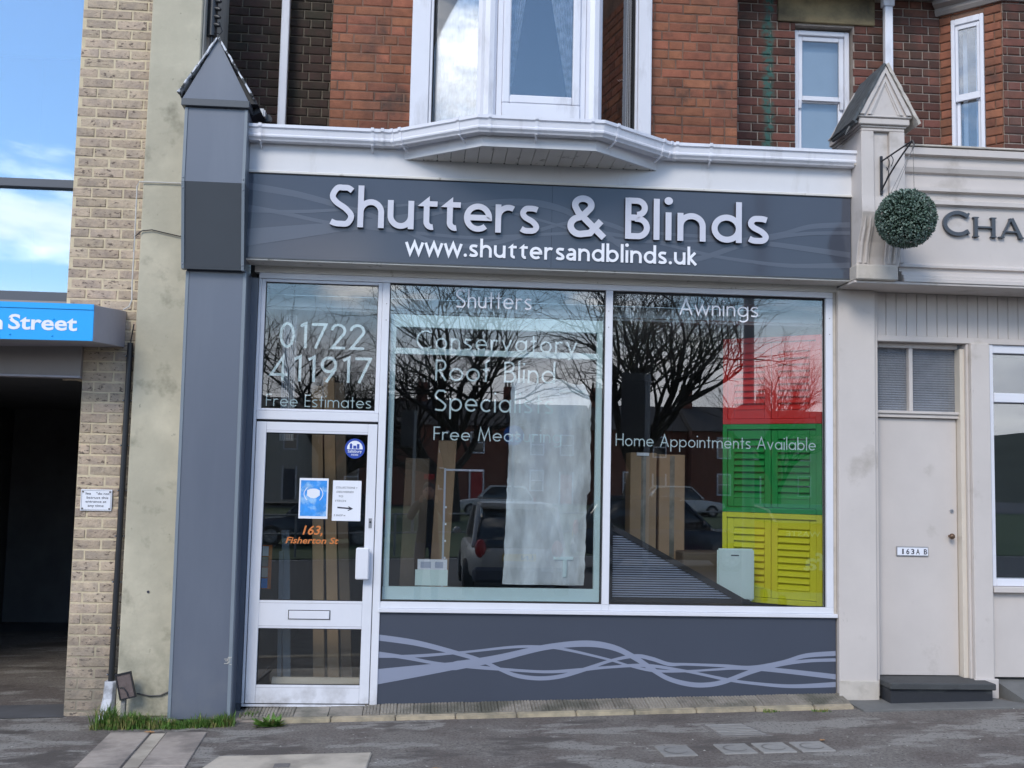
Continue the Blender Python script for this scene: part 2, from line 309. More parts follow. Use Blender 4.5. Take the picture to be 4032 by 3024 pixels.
# ---------------------------------------------------------------- mesh and object helpers
OFF = {}
class MB:
    def __init__(s): s.v = []; s.f = []
    def add(s, v, fc):
        b = len(s.v); s.v += [Vector(p) for p in v]; s.f += [tuple(b+i for i in q) for q in fc]; return s
    def box(s, x0, x1, y0, y1, z0, z1):
        return s.add([(x0, y0, z0), (x1, y0, z0), (x1, y1, z0), (x0, y1, z0), (x0, y0, z1), (x1, y0, z1), (x1, y1, z1), (x0, y1, z1)],
                     [(0, 3, 2, 1), (4, 5, 6, 7), (0, 1, 5, 4), (1, 2, 6, 5), (2, 3, 7, 6), (3, 0, 4, 7)])
    def obox(s, p0, p1, z0, z1, t0, t1):
        """box along the plan segment p0-p1; t0..t1 = offset to the street side (negative y when p runs +x)"""
        d = Vector((p1[0]-p0[0], p1[1]-p0[1], 0)).normalized(); n = Vector((d.y, -d.x, 0))
        a, b = Vector((*p0, 0)), Vector((*p1, 0))
        q = [a+n*t1, b+n*t1, b+n*t0, a+n*t0]
        return s.add([(*v.xy, z0) for v in q]+[(*v.xy, z1) for v in q], [(0, 3, 2, 1), (4, 5, 6, 7), (0, 1, 5, 4), (1, 2, 6, 5), (2, 3, 7, 6), (3, 0, 4, 7)])
    def prism(s, poly, ax, a, b):
        """poly: 2D points; ax 'x' -> (y,z), 'y' -> (x,z), 'z' -> (x,y)"""
        k = len(poly)
        def P(p, t): return {'x': (t, p[0], p[1]), 'y': (p[0], t, p[1]), 'z': (p[0], p[1], t)}[ax]
        return s.add([P(p, a) for p in poly]+[P(p, b) for p in poly], [tuple(range(k)), tuple(range(2*k-1, k-1, -1))]+[(i, i+k, (i+1) % k+k, (i+1) % k) for i in range(k)])
    def tube(s, pts, r, n=8, caps=True):
        pts = [Vector(p) for p in pts]; rs = r if isinstance(r, (list, tuple)) else [r]*len(pts); vs = []; prev = None
        for i, p in enumerate(pts):
            d = (pts[min(i+1, len(pts)-1)]-pts[max(i-1, 0)]).normalized()
            if prev is None:
                a = Vector((0, 0, 1)) if abs(d.z) < .9 else Vector((1, 0, 0)); u = d.cross(a).normalized()
            else: u = (prev-d*prev.dot(d)).normalized()
            prev = u; v = d.cross(u)
            vs += [p+(u*math.cos(2*math.pi*k/n)+v*math.sin(2*math.pi*k/n))*rs[i] for k in range(n)]
        fs = [(i*n+k, i*n+(k+1) % n, (i+1)*n+(k+1) % n, (i+1)*n+k) for i in range(len(pts)-1) for k in range(n)]
        if caps: fs += [tuple(range(n-1, -1, -1)), tuple(range((len(pts)-1)*n, len(pts)*n))]
        return s.add(vs, fs)
    def disc(s, c, r, y0, y1, n=32): return s.prism([(c[0]+r*math.cos(2*math.pi*k/n), c[1]+r*math.sin(2*math.pi*k/n)) for k in range(n)], 'y', y0, y1)
    def ball(s, c, r, n=12, sx=1, sy=1, sz=1):
        vs = []; fs = []; m = n//2
        for i in range(m+1):
            th = math.pi*i/m
            for k in range(n): a = 2*math.pi*k/n; vs.append((c[0]+r*sx*math.sin(th)*math.cos(a), c[1]+r*sy*math.sin(th)*math.sin(a), c[2]+r*sz*math.cos(th)))
        for i in range(m):
            for k in range(n): fs.append((i*n+k, (i+1)*n+k, (i+1)*n+(k+1) % n, i*n+(k+1) % n))
        return s.add(vs, fs)
    def extrude_path(s, prof, path, closed=False):
        """prof: (d outwards to the street, z) closed polygon; path: plan polyline; mitred"""
        P = [Vector(p) for p in path]; k = len(prof); rows = []
        for i, p in enumerate(P):
            def nrm(a, b): d = (b-a).normalized(); return Vector((d.y, -d.x))
            n0 = nrm(P[i-1], p) if i > 0 else nrm(p, P[i+1]); n1 = nrm(p, P[i+1]) if i < len(P)-1 else n0
            m = (n0+n1).normalized(); m /= max(.3, m.dot(n0)); rows.append([(p.x+m.x*d, p.y+m.y*d, z) for d, z in prof])
        vs = [q for r_ in rows for q in r_]
        fs = [(i*k+j, (i+1)*k+j, (i+1)*k+(j+1) % k, i*k+(j+1) % k) for i in range(len(P)-1) for j in range(k)]
        fs += [tuple(range(k)), tuple(range(len(P)*k-1, (len(P)-1)*k-1, -1))]
        return s.add(vs, fs)
    def build(s, name, m, parent=None, bevel=0, smooth=False, loc=None, local=False, xf=None, two=None, seg=1):
        vs = s.v
        if xf: vs = [xf(v) for v in vs]
        if parent is not None: off = Vector((0, 0, 0)) if local else OFF.get(parent.name, Vector((0, 0, 0)))
        elif loc is not None: off = Vector(loc)
        else:
            xs = [v.x for v in vs]; ys = [v.y for v in vs]; zs = [v.z for v in vs]
            off = Vector(((min(xs)+max(xs))/2, (min(ys)+max(ys))/2, min(zs)))
        me = bpy.data.meshes.new(name); me.from_pydata([v-off for v in vs], [], s.f); me.materials.append(M[m] if isinstance(m, str) else m)
        bm = bmesh.new(); bm.from_mesh(me); bmesh.ops.recalc_face_normals(bm, faces=bm.faces)
        if bevel: bmesh.ops.bevel(bm, geom=[e for e in bm.edges if len(e.link_faces) == 2 and e.calc_face_angle(0) > .5], offset=bevel, segments=seg, affect='EDGES', clamp_overlap=True)
        if smooth:
            for q in bm.faces: q.smooth = True
        bm.to_mesh(me); bm.free()
        o = bpy.data.objects.new(name, me); col.objects.link(o)
        if parent is not None: o.parent = parent; OFF[o.name] = off
        else: o.location = off; OFF[o.name] = off
        if smooth: 
            try: me.set_sharp_from_angle(angle=R(40))
            except Exception: pass
        return o
def tag(o, label=None, cat=None, group=None, kind=None):
    if label: o['label'] = label
    if cat: o['category'] = cat
    if group: o['group'] = group
    if kind: o['kind'] = kind
    return o
def thing(name, loc, label, cat, group=None, rz=0, local=False):
    o = bpy.data.objects.new(name, None); col.objects.link(o); o.location = loc; o.rotation_euler = (0, 0, rz)
    OFF[o.name] = Vector((0, 0, 0)) if local else Vector(loc)
    return tag(o, label, cat, group)
def B(*a): return MB().box(*a)
def part(name, m, parent, *box, bevel=0, label=None):
    o = B(*box).build(name, m, parent, bevel=bevel)
    if label: o['label'] = label
    return o
def gz(x, y=-.3):
    x = max(-9, min(9, x)); y = max(-12, min(2, y)); return -.01+.03*x+.015*(y+.3)

# ---------------------------------------------------------------- stroke lettering
def arc(cx, cy, rx, ry, a0, a1, n=None):
    n = n or max(6, int(abs(a1-a0)/9)); return [(cx+rx*math.cos(R(a0+(a1-a0)*i/n)), cy+ry*math.sin(R(a0+(a1-a0)*i/n))) for i in range(n+1)]
def spl(pts, n=10):
    o = []; P = [pts[0]]+list(pts)+[pts[-1]]
    for i in range(1, len(P)-2):
        for k in range(n):
            t_ = k/n; a, b, c_, d_ = P[i-1], P[i], P[i+1], P[i+2]
            o.append(tuple(.5*((2*b[j])+(-a[j]+c_[j])*t_+(2*a[j]-5*b[j]+4*c_[j]-d_[j])*t_*t_+(-a[j]+3*b[j]-3*c_[j]+d_[j])*t_**3) for j in range(3)))
    return o+[tuple(pts[-1])]
def glyph(c, w, xh, gill=False):
    """returns (advance, strokes, filled polygons); cap height 1"""
    h = w/2; r = xh/2; q = r-h; S = []; F = []; asc = 1.06 if not gill else 1.0
    def stem(x, a, b): S.append([(x, a), (x, b)])
    def circ(x, y, rx, ry): S.append(arc(x, y, rx, ry, 0, 360, 40)+['c'])
    def dot(x, y, d): F.append([(x+d*math.cos(k*math.pi/8), y+d*math.sin(k*math.pi/8)) for k in range(16)])
    def ess(W, H, k=0):
        P_ = [(W*.90, H*.885-h*.3), (W*.74, H-h*1.08), (W*.54, H-h), (W*.30, H-h*1.22), (h*1.1, H*.735), (W*.27, H*.585), (W*.66, H*.43), (W-h, H*.26), (W*.74, h*1.25), (W*.46, h), (W*.25, h*1.12), (W*.08, h*1.7)]
        S.append([p_[:2] for p_ in spl([(a_, b_, 0) for a_, b_ in P_], 5)]) if True else S.append(arc(W/2, H-h-(H-w)/4, (W-w)/2*(1-.06), (H-w)/4, 28, 262)[:-1]+arc(W/2, h+(H-w)/4, (W-w)/2, (H-w)/4, 82, -150))
    nw = xh*.80 if not gill else xh*.93
    if c == 'o': circ(r, r, q, q); return 2*r, S, F
    if c in 'nhmr':
        stem(h, 0, xh if c in 'nmr' else asc)
        if c == 'r': a = (nw-w)/2; S.append([(h, xh-h-a)]+arc(h+a, xh-h-a, a, a, 180, 52 if not gill else 60)); return h+a+a*.62+h*.6, S, F
        for j in range(2 if c == 'm' else 1):
            a = (nw-w)/2; x0 = h+j*(nw-w); S.append([(x0, .2*xh)]+arc(x0+a, xh-h-a, a, a, 180, 0)+[(x0+2*a, 0)])
        return (nw if c != 'm' else 2*nw-w), S, F
    if c == 'u': a = (nw-w)/2; S.append([(h, xh)]+arc(h+a, h+a, a, a, 180, 360)+[(h+2*a, .8*xh)]); stem(nw-h, 0, xh); return nw, S, F
    if c == 'i': stem(h, 0, xh); dot(h, xh+.28, w*.68); return w, S, F
    if c == 'l': stem(h, 0, asc); return w, S, F
    if c == 't':
        if not gill: stem(.16, 0, .90); S.append([(.0, xh-h*.8), (.32, xh-h*.8)]); return .32, S, F
        S.append([(.22, xh-.02)]+[(.22, .3)]+arc(.22+.13, h+.13, .13, .13, 180, 285)); F.append([(.0, xh-w*.85), (.22+h, xh-w*.85), (.22+h, xh+.13)]); F.append([(.2, xh-w*.85), (.48, xh-w*.85), (.48, xh+.01), (.2, xh+.01)]); return .48, S, F
    if c in 'dbpqg':
        if c in 'bp': circ(r, r, q, q); stem(h, 0 if c == 'b' else -.36, asc if c == 'b' else xh)
        else:
            circ(r, r, q, q)
            if c == 'd': stem(2*r-h, 0, asc)
            elif c == 'q': stem(2*r-h, -.36, xh)
            else: S.append([(2*r-h, xh), (2*r-h, -.1)]+arc(r+.01, -.1, q-.01, .2, 0, -140))
        return 2*r, S, F
    if c == 'a':
        if not gill: circ(r, r, q, q); stem(2*r-h, 0, xh); return 2*r, S, F
        W = .52; S.append(arc(W/2-.01, xh-h-.16, .19, .16, 140, 0)+[(W/2+.18, 0)]); S.append([(W/2+.18, .36*xh+.14)]+arc(.22, .2, .17, .2-h, 80, 300)+[(W/2+.18, .2)]); return W, S, F
    if c == 'e': S.append([(h+.02, r), (2*r-h, r)]+arc(r, r, q, q, 6, 318 if not gill else 312)); return 2*r, S, F
    if c == 'c': S.append(arc(r, r, q, q, 48, 312)); return 2*r*.86, S, F
    if c == 's': ess(xh*.70, xh); return xh*.70, S, F
    if c == 'S': ess(.60, 1); return .60, S, F
    if c == 'C': q2 = .5-h; S.append(arc(.5, .5, q2, q2, 52, 308)); return .82, S, F
    if c == 'v': S.append([(.03, xh), (.26*xh/.6, h*.9), (.52*xh/.6-.03, xh)]); return .52*xh/.6, S, F
    if c == 'w': u = xh*.34; S.append([(.02, xh), (u, h), (2*u, xh*.97), (3*u, h), (4*u-.02, xh)]); return 4*u, S, F
    if c == 'y': S.append([(.03, xh), (.29, h)]); S.append([(.56, xh), (.14, -.36)]); return .57, S, F
    if c == 'f': S.append([(.14, 0), (.14, asc-.17)]+arc(.14+.15, asc-.15-h, .15, .15, 180, 80)); S.append([(0, xh-h), (.28, xh-h)]); return .28, S, F
    if c == 'k': stem(h, 0, asc); S.append([(.42, xh), (.08, .32)]); S.append([(.13, .36), (.47, 0)]); return .48, S, F
    if c == 'A': S.append([(.03, 0), (.37, 1-h), (.71, 0)]); S.append([(.14, .33), (.6, .33)]); return .74, S, F
    if c == 'B': stem(h, 0, 1); S.append([(h, 1-h), (.26, 1-h)]+arc(.26, .76, .17, .24-h, 90, -90)); S.append([(h, .52), (.28, .52)]+arc(.28, .26+h*.3, .2, .26-h*.7, 90, -90)+[(h, h)]); return .5, S, F
    if c == 'R': stem(h, 0, 1); S.append([(h, 1-h), (.26, 1-h)]+arc(.26, .73, .19, .27-h, 90, -90)+[(h, .46)]); S.append([(.2, .46), (.48, 0)]); return .5, S, F
    if c in 'FE': stem(h, 0, 1); S.append([(h, 1-h), (.44, 1-h)]); S.append([(h, .5), (.42, .5)]); (S.append([(h, h), (.44, h)]) if c == 'E' else 0); return .45, S, F
    if c == 'H': stem(h, 0, 1); stem(.66-h, 0, 1); S.append([(h, .52), (.66-h, .52)]); return .66, S, F
    if c == 'M': S.append([(.03, 0), (.16, .97), (.43, .1), (.70, .97), (.83, 0)]); return .86, S, F
    if c == '&': S.append([(.74, .0), (.24, .60)]+arc(.335, .775, .155, .225-h, 200, -40)+[(.32, .50)]+arc(.28, .27, .25-h, .27-h, 110, 285)+[(.47, .10), (.68, .40)]); return .74, S, F
    if c == '.': dot(w*.6, w*.55, w*.6); return w*1.2, S, F
    if c == ',': S.append([(w*.7, w), (w*.3, -w)]); return w, S, F
    if c == '0': S.append(arc(.27, .5, .27-h, .5-h, 0, 360, 40)+['c']); return .54, S, F
    if c == '1': S.append([(.06, .86), (.24, 1-h*.6), (.24, 0)]); return .32, S, F
    if c == '7': S.append([(.0, 1-h), (.49, 1-h), (.14, 0)]); return .54, S, F
    if c == '2': S.append(arc(.26, .72, .24-h*.3, .28-h, 175, -35)+[(.06, h), (.52, h)]); return .54, S, F
    if c == '4': S.append([(.58, .25), (.05, .25), (.42, .95), (.42, 0)]); return .6, S, F
    if c == '9': S.append(arc(.27, .68, .27-h, .32-h, 0, 360, 36)+['c']); S.append([(.50, .55), (.2, 0)]); return .54, S, F
    return .3, S, F
def stroke_mb(mb, pts, w, y0, y1):
    closed = pts[-1] == 'c'
    P = [Vector(p) for p in (pts[:-2] if closed else pts)]; P2 = [P[0]]
    for p in P[1:]:
        if (p-P2[-1]).length > 1e-5: P2.append(p)
    P = P2; k = len(P); Lf = []; Rt = []
    for i, p in enumerate(P):
        a = P[i-1] if (i > 0 or closed) else None; b = P[(i+1) % k] if (i < k-1 or closed) else None
        d0 = (p-a).normalized() if a is not None else (b-p).normalized(); d1 = (b-p).normalized() if b is not None else d0
        n0 = Vector((-d0.y, d0.x)); n1 = Vector((-d1.y, d1.x)); m = n0+n1
        if m.length < .2: m = n0
        m.normalize(); m /= max(.35, m.dot(n0)); Lf.append(p+m*w/2); Rt.append(p-m*w/2)
    for i in range(k if closed else k-1):
        j = (i+1) % k; q = [Lf[i], Lf[j], Rt[j], Rt[i]]; yf = y0-.000012*i
        vs = [(p.x, yf, p.y) for p in q]+[(p.x, y1, p.y) for p in q]
        fs = [(0, 1, 2, 3), (7, 6, 5, 4), (0, 4, 5, 1), (2, 6, 7, 3)]
        if not closed and i == 0: fs.append((3, 7, 4, 0))
        if not closed and i == k-2: fs.append((1, 5, 6, 2))
        mb.add(vs, fs)
def text_strokes(s, x0, x1, zb, cap, y, depth, m, parent, w=.085, xh=.62, gill=False, gap=.13, space=.34, name='lettering', per_letter=False, edge=None):
    """lay out s between x0 and x1 on the baseline zb; cap = capital height in metres"""
    gl = []; x = 0
    for c in s:
        if c == ' ': x += space; continue
        a, S, F = glyph(c, w, xh, gill); gl.append((x, S, F)); x += a+gap
    total = x-gap; sx = (x1-x0)/total; objs = []; mb = MB()
    for (gx, S, F) in gl:
        if per_letter: mb = MB()
        j = 0
        for st in S:
            p = [(q if q == 'c' else (x0+(gx+q[0])*sx, zb+q[1]*cap)) for q in st]
            stroke_mb(mb, p, w*(sx+cap)/2, y-depth-.0003*j, y); j += 1
        for po in F:
            mb.prism([(x0+(gx+q[0])*sx, zb+q[1]*cap) for q in po], 'y', y-depth-.0003*j, y); j += 1
        if per_letter:
            o = mb.build('letter', m, parent); me = o.data
            if edge:
                me.materials.append(M[edge])
                for pl in me.polygons: pl.material_index = 0 if all(me.vertices[v_].co.y+o.location.y+OFF[o.name].y < y-depth*.5 for v_ in pl.vertices) else 1
    if not per_letter: mb.build(name, m, parent)['kind'] = 'stuff'
def font_text(body, x0, x1, zb, h, y, m, parent, name='lettering', depth=.0015, off=0, shear=0, rz=None, ref='H'):
    """built-in vector lettering fitted to a width and a capital height"""
    cu = bpy.data.curves.new(name, 'FONT'); cu.body = body; cu.size = 1; cu.offset = off; cu.shear = shear; cu.resolution_u = 3
    o = bpy.data.objects.new(name, cu); col.objects.link(o); dg = bpy.context.evaluated_depsgraph_get(); me = bpy.data.meshes.new_from_object(o.evaluated_get(dg))
    bpy.data.objects.remove(o); bpy.data.curves.remove(cu)
    xs = [v.co.x for v in me.vertices]; ws = max(xs)-min(xs); k = h/.70
    mb = MB(); vs = [(x0+(v.co.x-min(xs))*(x1-x0)/ws, y-depth, zb+v.co.y*k) for v in me.vertices]; fs = [tuple(p.vertices) for p in me.polygons]
    mb.add(vs, fs); bpy.data.meshes.remove(me)
    return mb.build(name, m, parent, xf=rz)

# ---------------------------------------------------------------- bricks
def brick_mesh(name, ln, m, rough, k, ht=.065, joint_d=.006):
    r_ = random.Random(name+str(k)); j = lambda a: r_.uniform(-a, a)
    b = .006; x = ln/2; z = ht/2; vs = []
    for (sx, sz) in ((-1, -1), (1, -1), (1, 1), (-1, 1)): vs.append((sx*x+j(rough*.5), .012, sz*z+j(rough*.4)))
    for i in range(4): vs.append((vs[i][0], -.004, vs[i][2]))
    d = j(rough)*.5
    for (sx, sz) in ((-1, -1), (1, -1), (1, 1), (-1, 1)): vs.append((sx*(x-b)+j(rough*.5), -.0085+d+j(rough*.3), sz*(z-b)+j(rough*.4)))
    vs.append((j(.02), -.0095+d, j(.008)))
    fs = []
    for i in range(4):
        n_ = (i+1) % 4; fs += [(i, n_, 4+n_, 4+i), (4+i, 4+n_, 8+n_, 8+i), (8+i, 8+n_, 12)]
    me = bpy.data.meshes.new(name); me.from_pydata(vs, [], fs); me.materials.append(M[m])
    bm = bmesh.new(); bm.from_mesh(me); bmesh.ops.recalc_face_normals(bm, faces=bm.faces)
    c = sum((f_.normal.dot(Vector((0, -1, 0))) for f_ in bm.faces if len(f_.verts) == 3), 0)
    if c < 0: bmesh.ops.reverse_faces(bm, faces=bm.faces)
    bm.to_mesh(me); bm.free(); return me
BM = {}
def bricks(parent, p0, p1, z0, z1, m, bond='flemish', holes=(), rough=.003, course=.075, phase=0, maxn=300):
    """individual bricks on the vertical plane over plan segment p0->p1 (street side on the right-hand side of travel)"""
    for t, ln in (('S', .215), ('H', .1025)):
        for k in range(5):
            key = (m, t, k, rough)
            if key not in BM: BM[key] = brick_mesh('brick', ln, m, rough, k)
    d = Vector((p1[0]-p0[0], p1[1]-p0[1])); W_ = d.length; d.normalize(); ang = math.atan2(d.y, d.x)
    off = OFF.get(parent.name, Vector((0, 0, 0))); n = 0; row = 0; z = z0
    while z+.04 < z1:
        seqs = {'flemish': [('S', .225), ('H', .1125)], 'stretch': [('S', .225)], 'mixed': [('S', .225)] if row % 4 else [('H', .1125)]}[bond]
        x = -((.169 if row % 2 else 0)+phase) if bond == 'flemish' else -((.1125 if row % 2 else 0)+phase)
        if bond == 'mixed': x = -rnd.choice((0, .056, .1125, .17))-phase
        i = 0
        while x < W_:
            t, adv = seqs[i % len(seqs)] if bond != 'mixed' else (('S', .225) if rnd.random() < .62 else ('H', .1125))
            a, b = x+.005, x+adv-.005; i += 1; x += adv
            a2, b2 = max(a, .002), min(b, W_-.002)
            segs = [(a2, b2)]
            for (hx0, hx1, hz0, hz1) in holes:
                if z+.055 > hz0 and z+.01 < hz1:
                    ns = []
                    for (s0, s1) in segs:
                        if s1 <= hx0 or s0 >= hx1: ns.append((s0, s1)); continue
                        if s0 < hx0: ns.append((s0, hx0))
                        if s1 > hx1: ns.append((hx1, s1))
                    segs = ns
            for (s0, s1) in segs:
                if s1-s0 < .022: continue
                full = .215 if t == 'S' else .1025; o = bpy.data.objects.new('brick', BM[(m, t, rnd.randrange(5), rough)]); col.objects.link(o)
                cx_ = (s0+s1)/2; zc = z+.0375+rnd.uniform(-.001, .001)
                o.parent = parent; o.location = Vector((p0[0]+d.x*cx_, p0[1]+d.y*cx_, zc))-off; o.rotation_euler = (0, 0, ang+(R(rnd.uniform(-.5, .5))))
                o.scale = ((s1-s0)/full*rnd.uniform(.985, 1.0), 1, 1*rnd.uniform(.98, 1.02)); n += 1
        z += course; row += 1
    return n
#GEOMETRY
# ================================================================ GROUND
def sheet(name, xs, ys, zf, m):
    mb = MB(); vs = [(x, y, zf(x, y)) for y in ys for x in xs]; k = len(xs)
    mb.add(vs, [(j*k+i, j*k+i+1, (j+1)*k+i+1, (j+1)*k+i) for j in range(len(ys)-1) for i in range(k-1)])
    return tag(mb.build(name, m, loc=(0, 0, 0)), kind='structure')
XS = [-400, -9, -5, 0, 5, 9, 400]
sheet('road', XS, [-400, -60, -12, -6, -2.9, -2.4], lambda x, y: gz(x, y)-.11, 'road_asphalt')
sheet('pavement', XS, [-2.7, -1.5, -.3, 2, 60], lambda x, y: gz(x, y), 'asphalt')
mbk = MB(); 
for i in range(20): x = -9.2+i*.92; mbk.add([(x, -2.83, gz(x, -2.7)-.12), (x+.91, -2.83, gz(x+.91, -2.7)-.12), (x+.91, -2.695, gz(x+.91, -2.7)-.12), (x, -2.695, gz(x, -2.7)-.12), (x, -2.83, gz(x, -2.7)+.003), (x+.91, -2.83, gz(x+.91, -2.7)+.003), (x+.91, -2.695, gz(x+.91, -2.7)+.003), (x, -2.695, gz(x, -2.7)+.003)], [(0, 3, 2, 1), (4, 5, 6, 7), (0, 1, 5, 4), (1, 2, 6, 5), (2, 3, 7, 6), (3, 0, 4, 7)])
tag(mbk.build('kerb', 'kerb_stone'), kind='structure')
def flat_poly(pts, lift, th=.03):
    k = len(pts); mb = MB(); t = [(x, y, gz(x, y)+lift) for x, y in pts]; b = [(x, y, gz(x, y)+lift-th) for x, y in pts]
    return mb.add(t+b, [tuple(range(k)), tuple(range(2*k-1, k-1, -1))]+[(i, i+k, (i+1) % k+k, (i+1) % k) for i in range(k)])
def gthing(name, pts, lift, m, label, cat, th=.03, bevel=.003, group=None):
    return tag(flat_poly(pts, lift, th).build(name, m, bevel=bevel), label, cat, group)
# sloping drainage slabs in front of the clad pillar
t = thing('slab_channel', (-1.6, -.9, gz(-1.6, -.9)), 'pinkish stone slabs either side of a narrow channel running from the grey pillar', 'slabs')
def lp(a, b, k): return (a[0]+(b[0]-a[0])*k, a[1]+(b[1]-a[1])*k)
A0, A1, B0, B1 = (-2.04, -.45), (-1.40, -.50), (-1.99, -1.95), (-1.33, -1.98)
cuts = [0, .42, .58, 1]
for i in range(3):
    lift = .010 if i != 1 else .002
    for (ka, kb) in ((0, .53), (.535, 1)):
        q0 = lp(A0, A1, cuts[i]+.006); q1 = lp(A0, A1, cuts[i+1]-.006); s0 = lp(B0, B1, cuts[i]+.006); s1 = lp(B0, B1, cuts[i+1]-.006)
        flat_poly([lp(q0, s0, ka), lp(q0, s0, kb), lp(q1, s1, kb), lp(q1, s1, ka)], lift).build('slab', 'slab_pink' if i != 1 else 'slab_buff', t, bevel=.004)
g = thing('access_cover', (-.75, -1.3, gz(-.75, -1.3)), 'large buff stone slab with a small metal plate at the bottom edge of the photo', 'slab')
flat_poly([(-1.21, -1.12), (-1.29, -1.5), (-1.33, -1.95), (-.33, -1.95), (-.30, -1.13)], .014).build('slab', 'slab_buff', g, bevel=.006)
flat_poly([(-.85, -1.33), (-.85, -1.41), (-.76, -1.41), (-.76, -1.33)], .017, .01).build('plate', 'cover_iron', g)
for i, (x, l_) in enumerate(((1.445, 'leftmost small grey stopcock cover, standing apart from a row of three'), (1.815, 'small grey stopcock cover, left one of the row of three'), (2.055, 'small grey stopcock cover, middle one of the row of three'), (2.295, 'small grey stopcock cover, right one of the row of three'))):
    y = -1.23 if i else -1.245; cv = thing('stopcock_cover', (x+.1, y, gz(x+.1, y)), l_, 'cover', 'small utility covers in the pavement')
    flat_poly([(x, y-.12), (x+.205, y-.12), (x+.185, y+.10), (x-.015, y+.10)], .008, .02).build('cover', 'cover_grey', cv, bevel=.003)
    c = MB(); cx_, cy_ = x+.093, y-.01; r_in, r_out = .062, .070
    for (ra, rb, hh) in ((.066, .074, .0095),):
        vs = [(cx_+rr*math.cos(2*math.pi*k/24), cy_+rr*math.sin(2*math.pi*k/24), gz(cx_, cy_)+hh) for rr in (ra, rb) for k in range(24)]
        c.add(vs, [(k, (k+1) % 24, 24+(k+1) % 24, 24+k) for k in range(24)])
    c.build('ring', 'cover_iron', cv)
gr = thing('drain_grate', (1.98, -.76, gz(1.98, -.76)), 'worn square patterned iron cover in the pavement below the waves panel', 'grate')
flat_poly([(1.85, -.62), (1.90, -.95), (2.24, -.95), (2.13, -.61)], .004, .02).build('frame', 'cover_iron', gr, bevel=.002)
for k in range(7): y = -.64-k*.043; flat_poly([(1.875+k*.006, y), (1.88+k*.006, y-.022), (2.13+k*.012, y-.022), (2.12+k*.012, y)], .008, .01).build('bar', 'cover_grey', gr, bevel=.001)
# threshold tiles and edging
t = thing('threshold_strip', (.9, -.16, gz(.9)), 'long strip of small ribbed buff tiles under the shopfront', 'tiling')
MB().add([(x, y, gz(x)+dz) for x in (-1.3, 3.04) for (y, dz) in ((-.225, -.03), (-.225, .014), (.02, .046), (.02, -.03))], [(0, 1, 2, 3), (7, 6, 5, 4), (0, 4, 5, 1), (1, 5, 6, 2), (2, 6, 7, 3), (3, 7, 4, 0)]).build('bedding', 'mortar_dark', t)
def tile_mesh(k):
    m_ = MB(); r_ = random.Random(k); m_.box(-.0585, .0585, -.118, .118, -.012, 0)
    for i in range(5):
        for j in range(9): 
            x = -.046+i*.023; y = -.1+j*.025; m_.box(x-.008, x+.008, y-.009, y+.009, -.001, .0065+r_.uniform(-.0015, .001))
    return m_
tm = []
x = -1.235; i = 0
while x < 3.03:
    sm = -.9 < x < -.42
    if sm: wd = .235
    else: wd = .1175
    wd = min(wd, 3.035-x)
    if sm: o = B(-wd/2+.002, wd/2-.002, -.118, .118, -.012, .002).build('tile', 'tile_buff', t, bevel=.002, local=True)
    else:
        if len(tm) < 4: o = tile_mesh(i).build('tile', 'tile_buff', t, local=True); tm.append(o.data)
        else: o = bpy.data.objects.new('tile', tm[i % 4]); col.objects.link(o); o.parent = t
        o.scale = (wd/.1175*.98, 1, 1)
    o.location = Vector((x+wd/2, -.104, gz(x+wd/2)+.045+rnd.uniform(-.0015, .0015)))-Vector(t.location); o.rotation_euler = (R(7.4+rnd.uniform(-.6, .6)), -R(1.7), R(rnd.uniform(-.4, .4)))
    x += wd; i += 1
t = thing('edging_kerb', (1, -.3, gz(1)), 'row of pale yellowish edging stones in front of the ribbed tiles', 'kerb')
x = -1.04; 
while x < 3.02:
    wd = min(rnd.uniform(.41, .44), 3.04-x); a, b = x+.003, x+wd-.003
    MB().add([(q, y, gz(q)+z) for q in (a, b) for (y, z) in ((-.290+rnd.uniform(-.004, .004), -.05), (-.285+rnd.uniform(-.003, .003), .022), (-.227, .029), (-.227, -.05))], [(0, 1, 2, 3), (7, 6, 5, 4), (0, 4, 5, 1), (1, 5, 6, 2), (2, 6, 7, 3), (3, 7, 4, 0)]).build('stone', 'kerb_stone', t, bevel=.006, seg=2)
    x += wd
# black step and grey slab by the beige door
st = thing('door_step', (3.65, -.15, gz(3.6)), 'black stone doorstep in front of the beige door', 'step')
part('riser', 'step_black', st, 3.34, 4.10, -.20, .12, .05, .205, bevel=.004)
part('tread', 'step_black', st, 3.33, 4.115, -.225, .15, .206, .252, bevel=.006)
gthing('entrance_slab', [(3.07, -.38), (4.32, -.40), (4.10, .0), (3.05, .0)], .014, 'step_grey', 'flat grey slab in the pavement round the black doorstep', 'slab')
MB().add([(4.215, -.35, gz(4.2)-.02), (6.5, -.35, gz(4.2)-.02), (6.5, .1, gz(4.2)-.02), (4.215, .1, gz(4.2)-.02), (4.30, -.33, gz(4.2)+.02), (6.5, -.33, gz(4.2)+.10), (6.5, .1, .262), (4.215, .1, .262)], [(0, 3, 2, 1), (4, 5, 6, 7), (0, 1, 5, 4), (1, 2, 6, 5), (2, 3, 7, 6), (3, 0, 4, 7)]).build('x', 'step_grey').name = 'entrance_ramp'
tag(bpy.data.objects['entrance_ramp'], 'dark grey sloping ramp at the right edge below the white framed window', 'ramp')

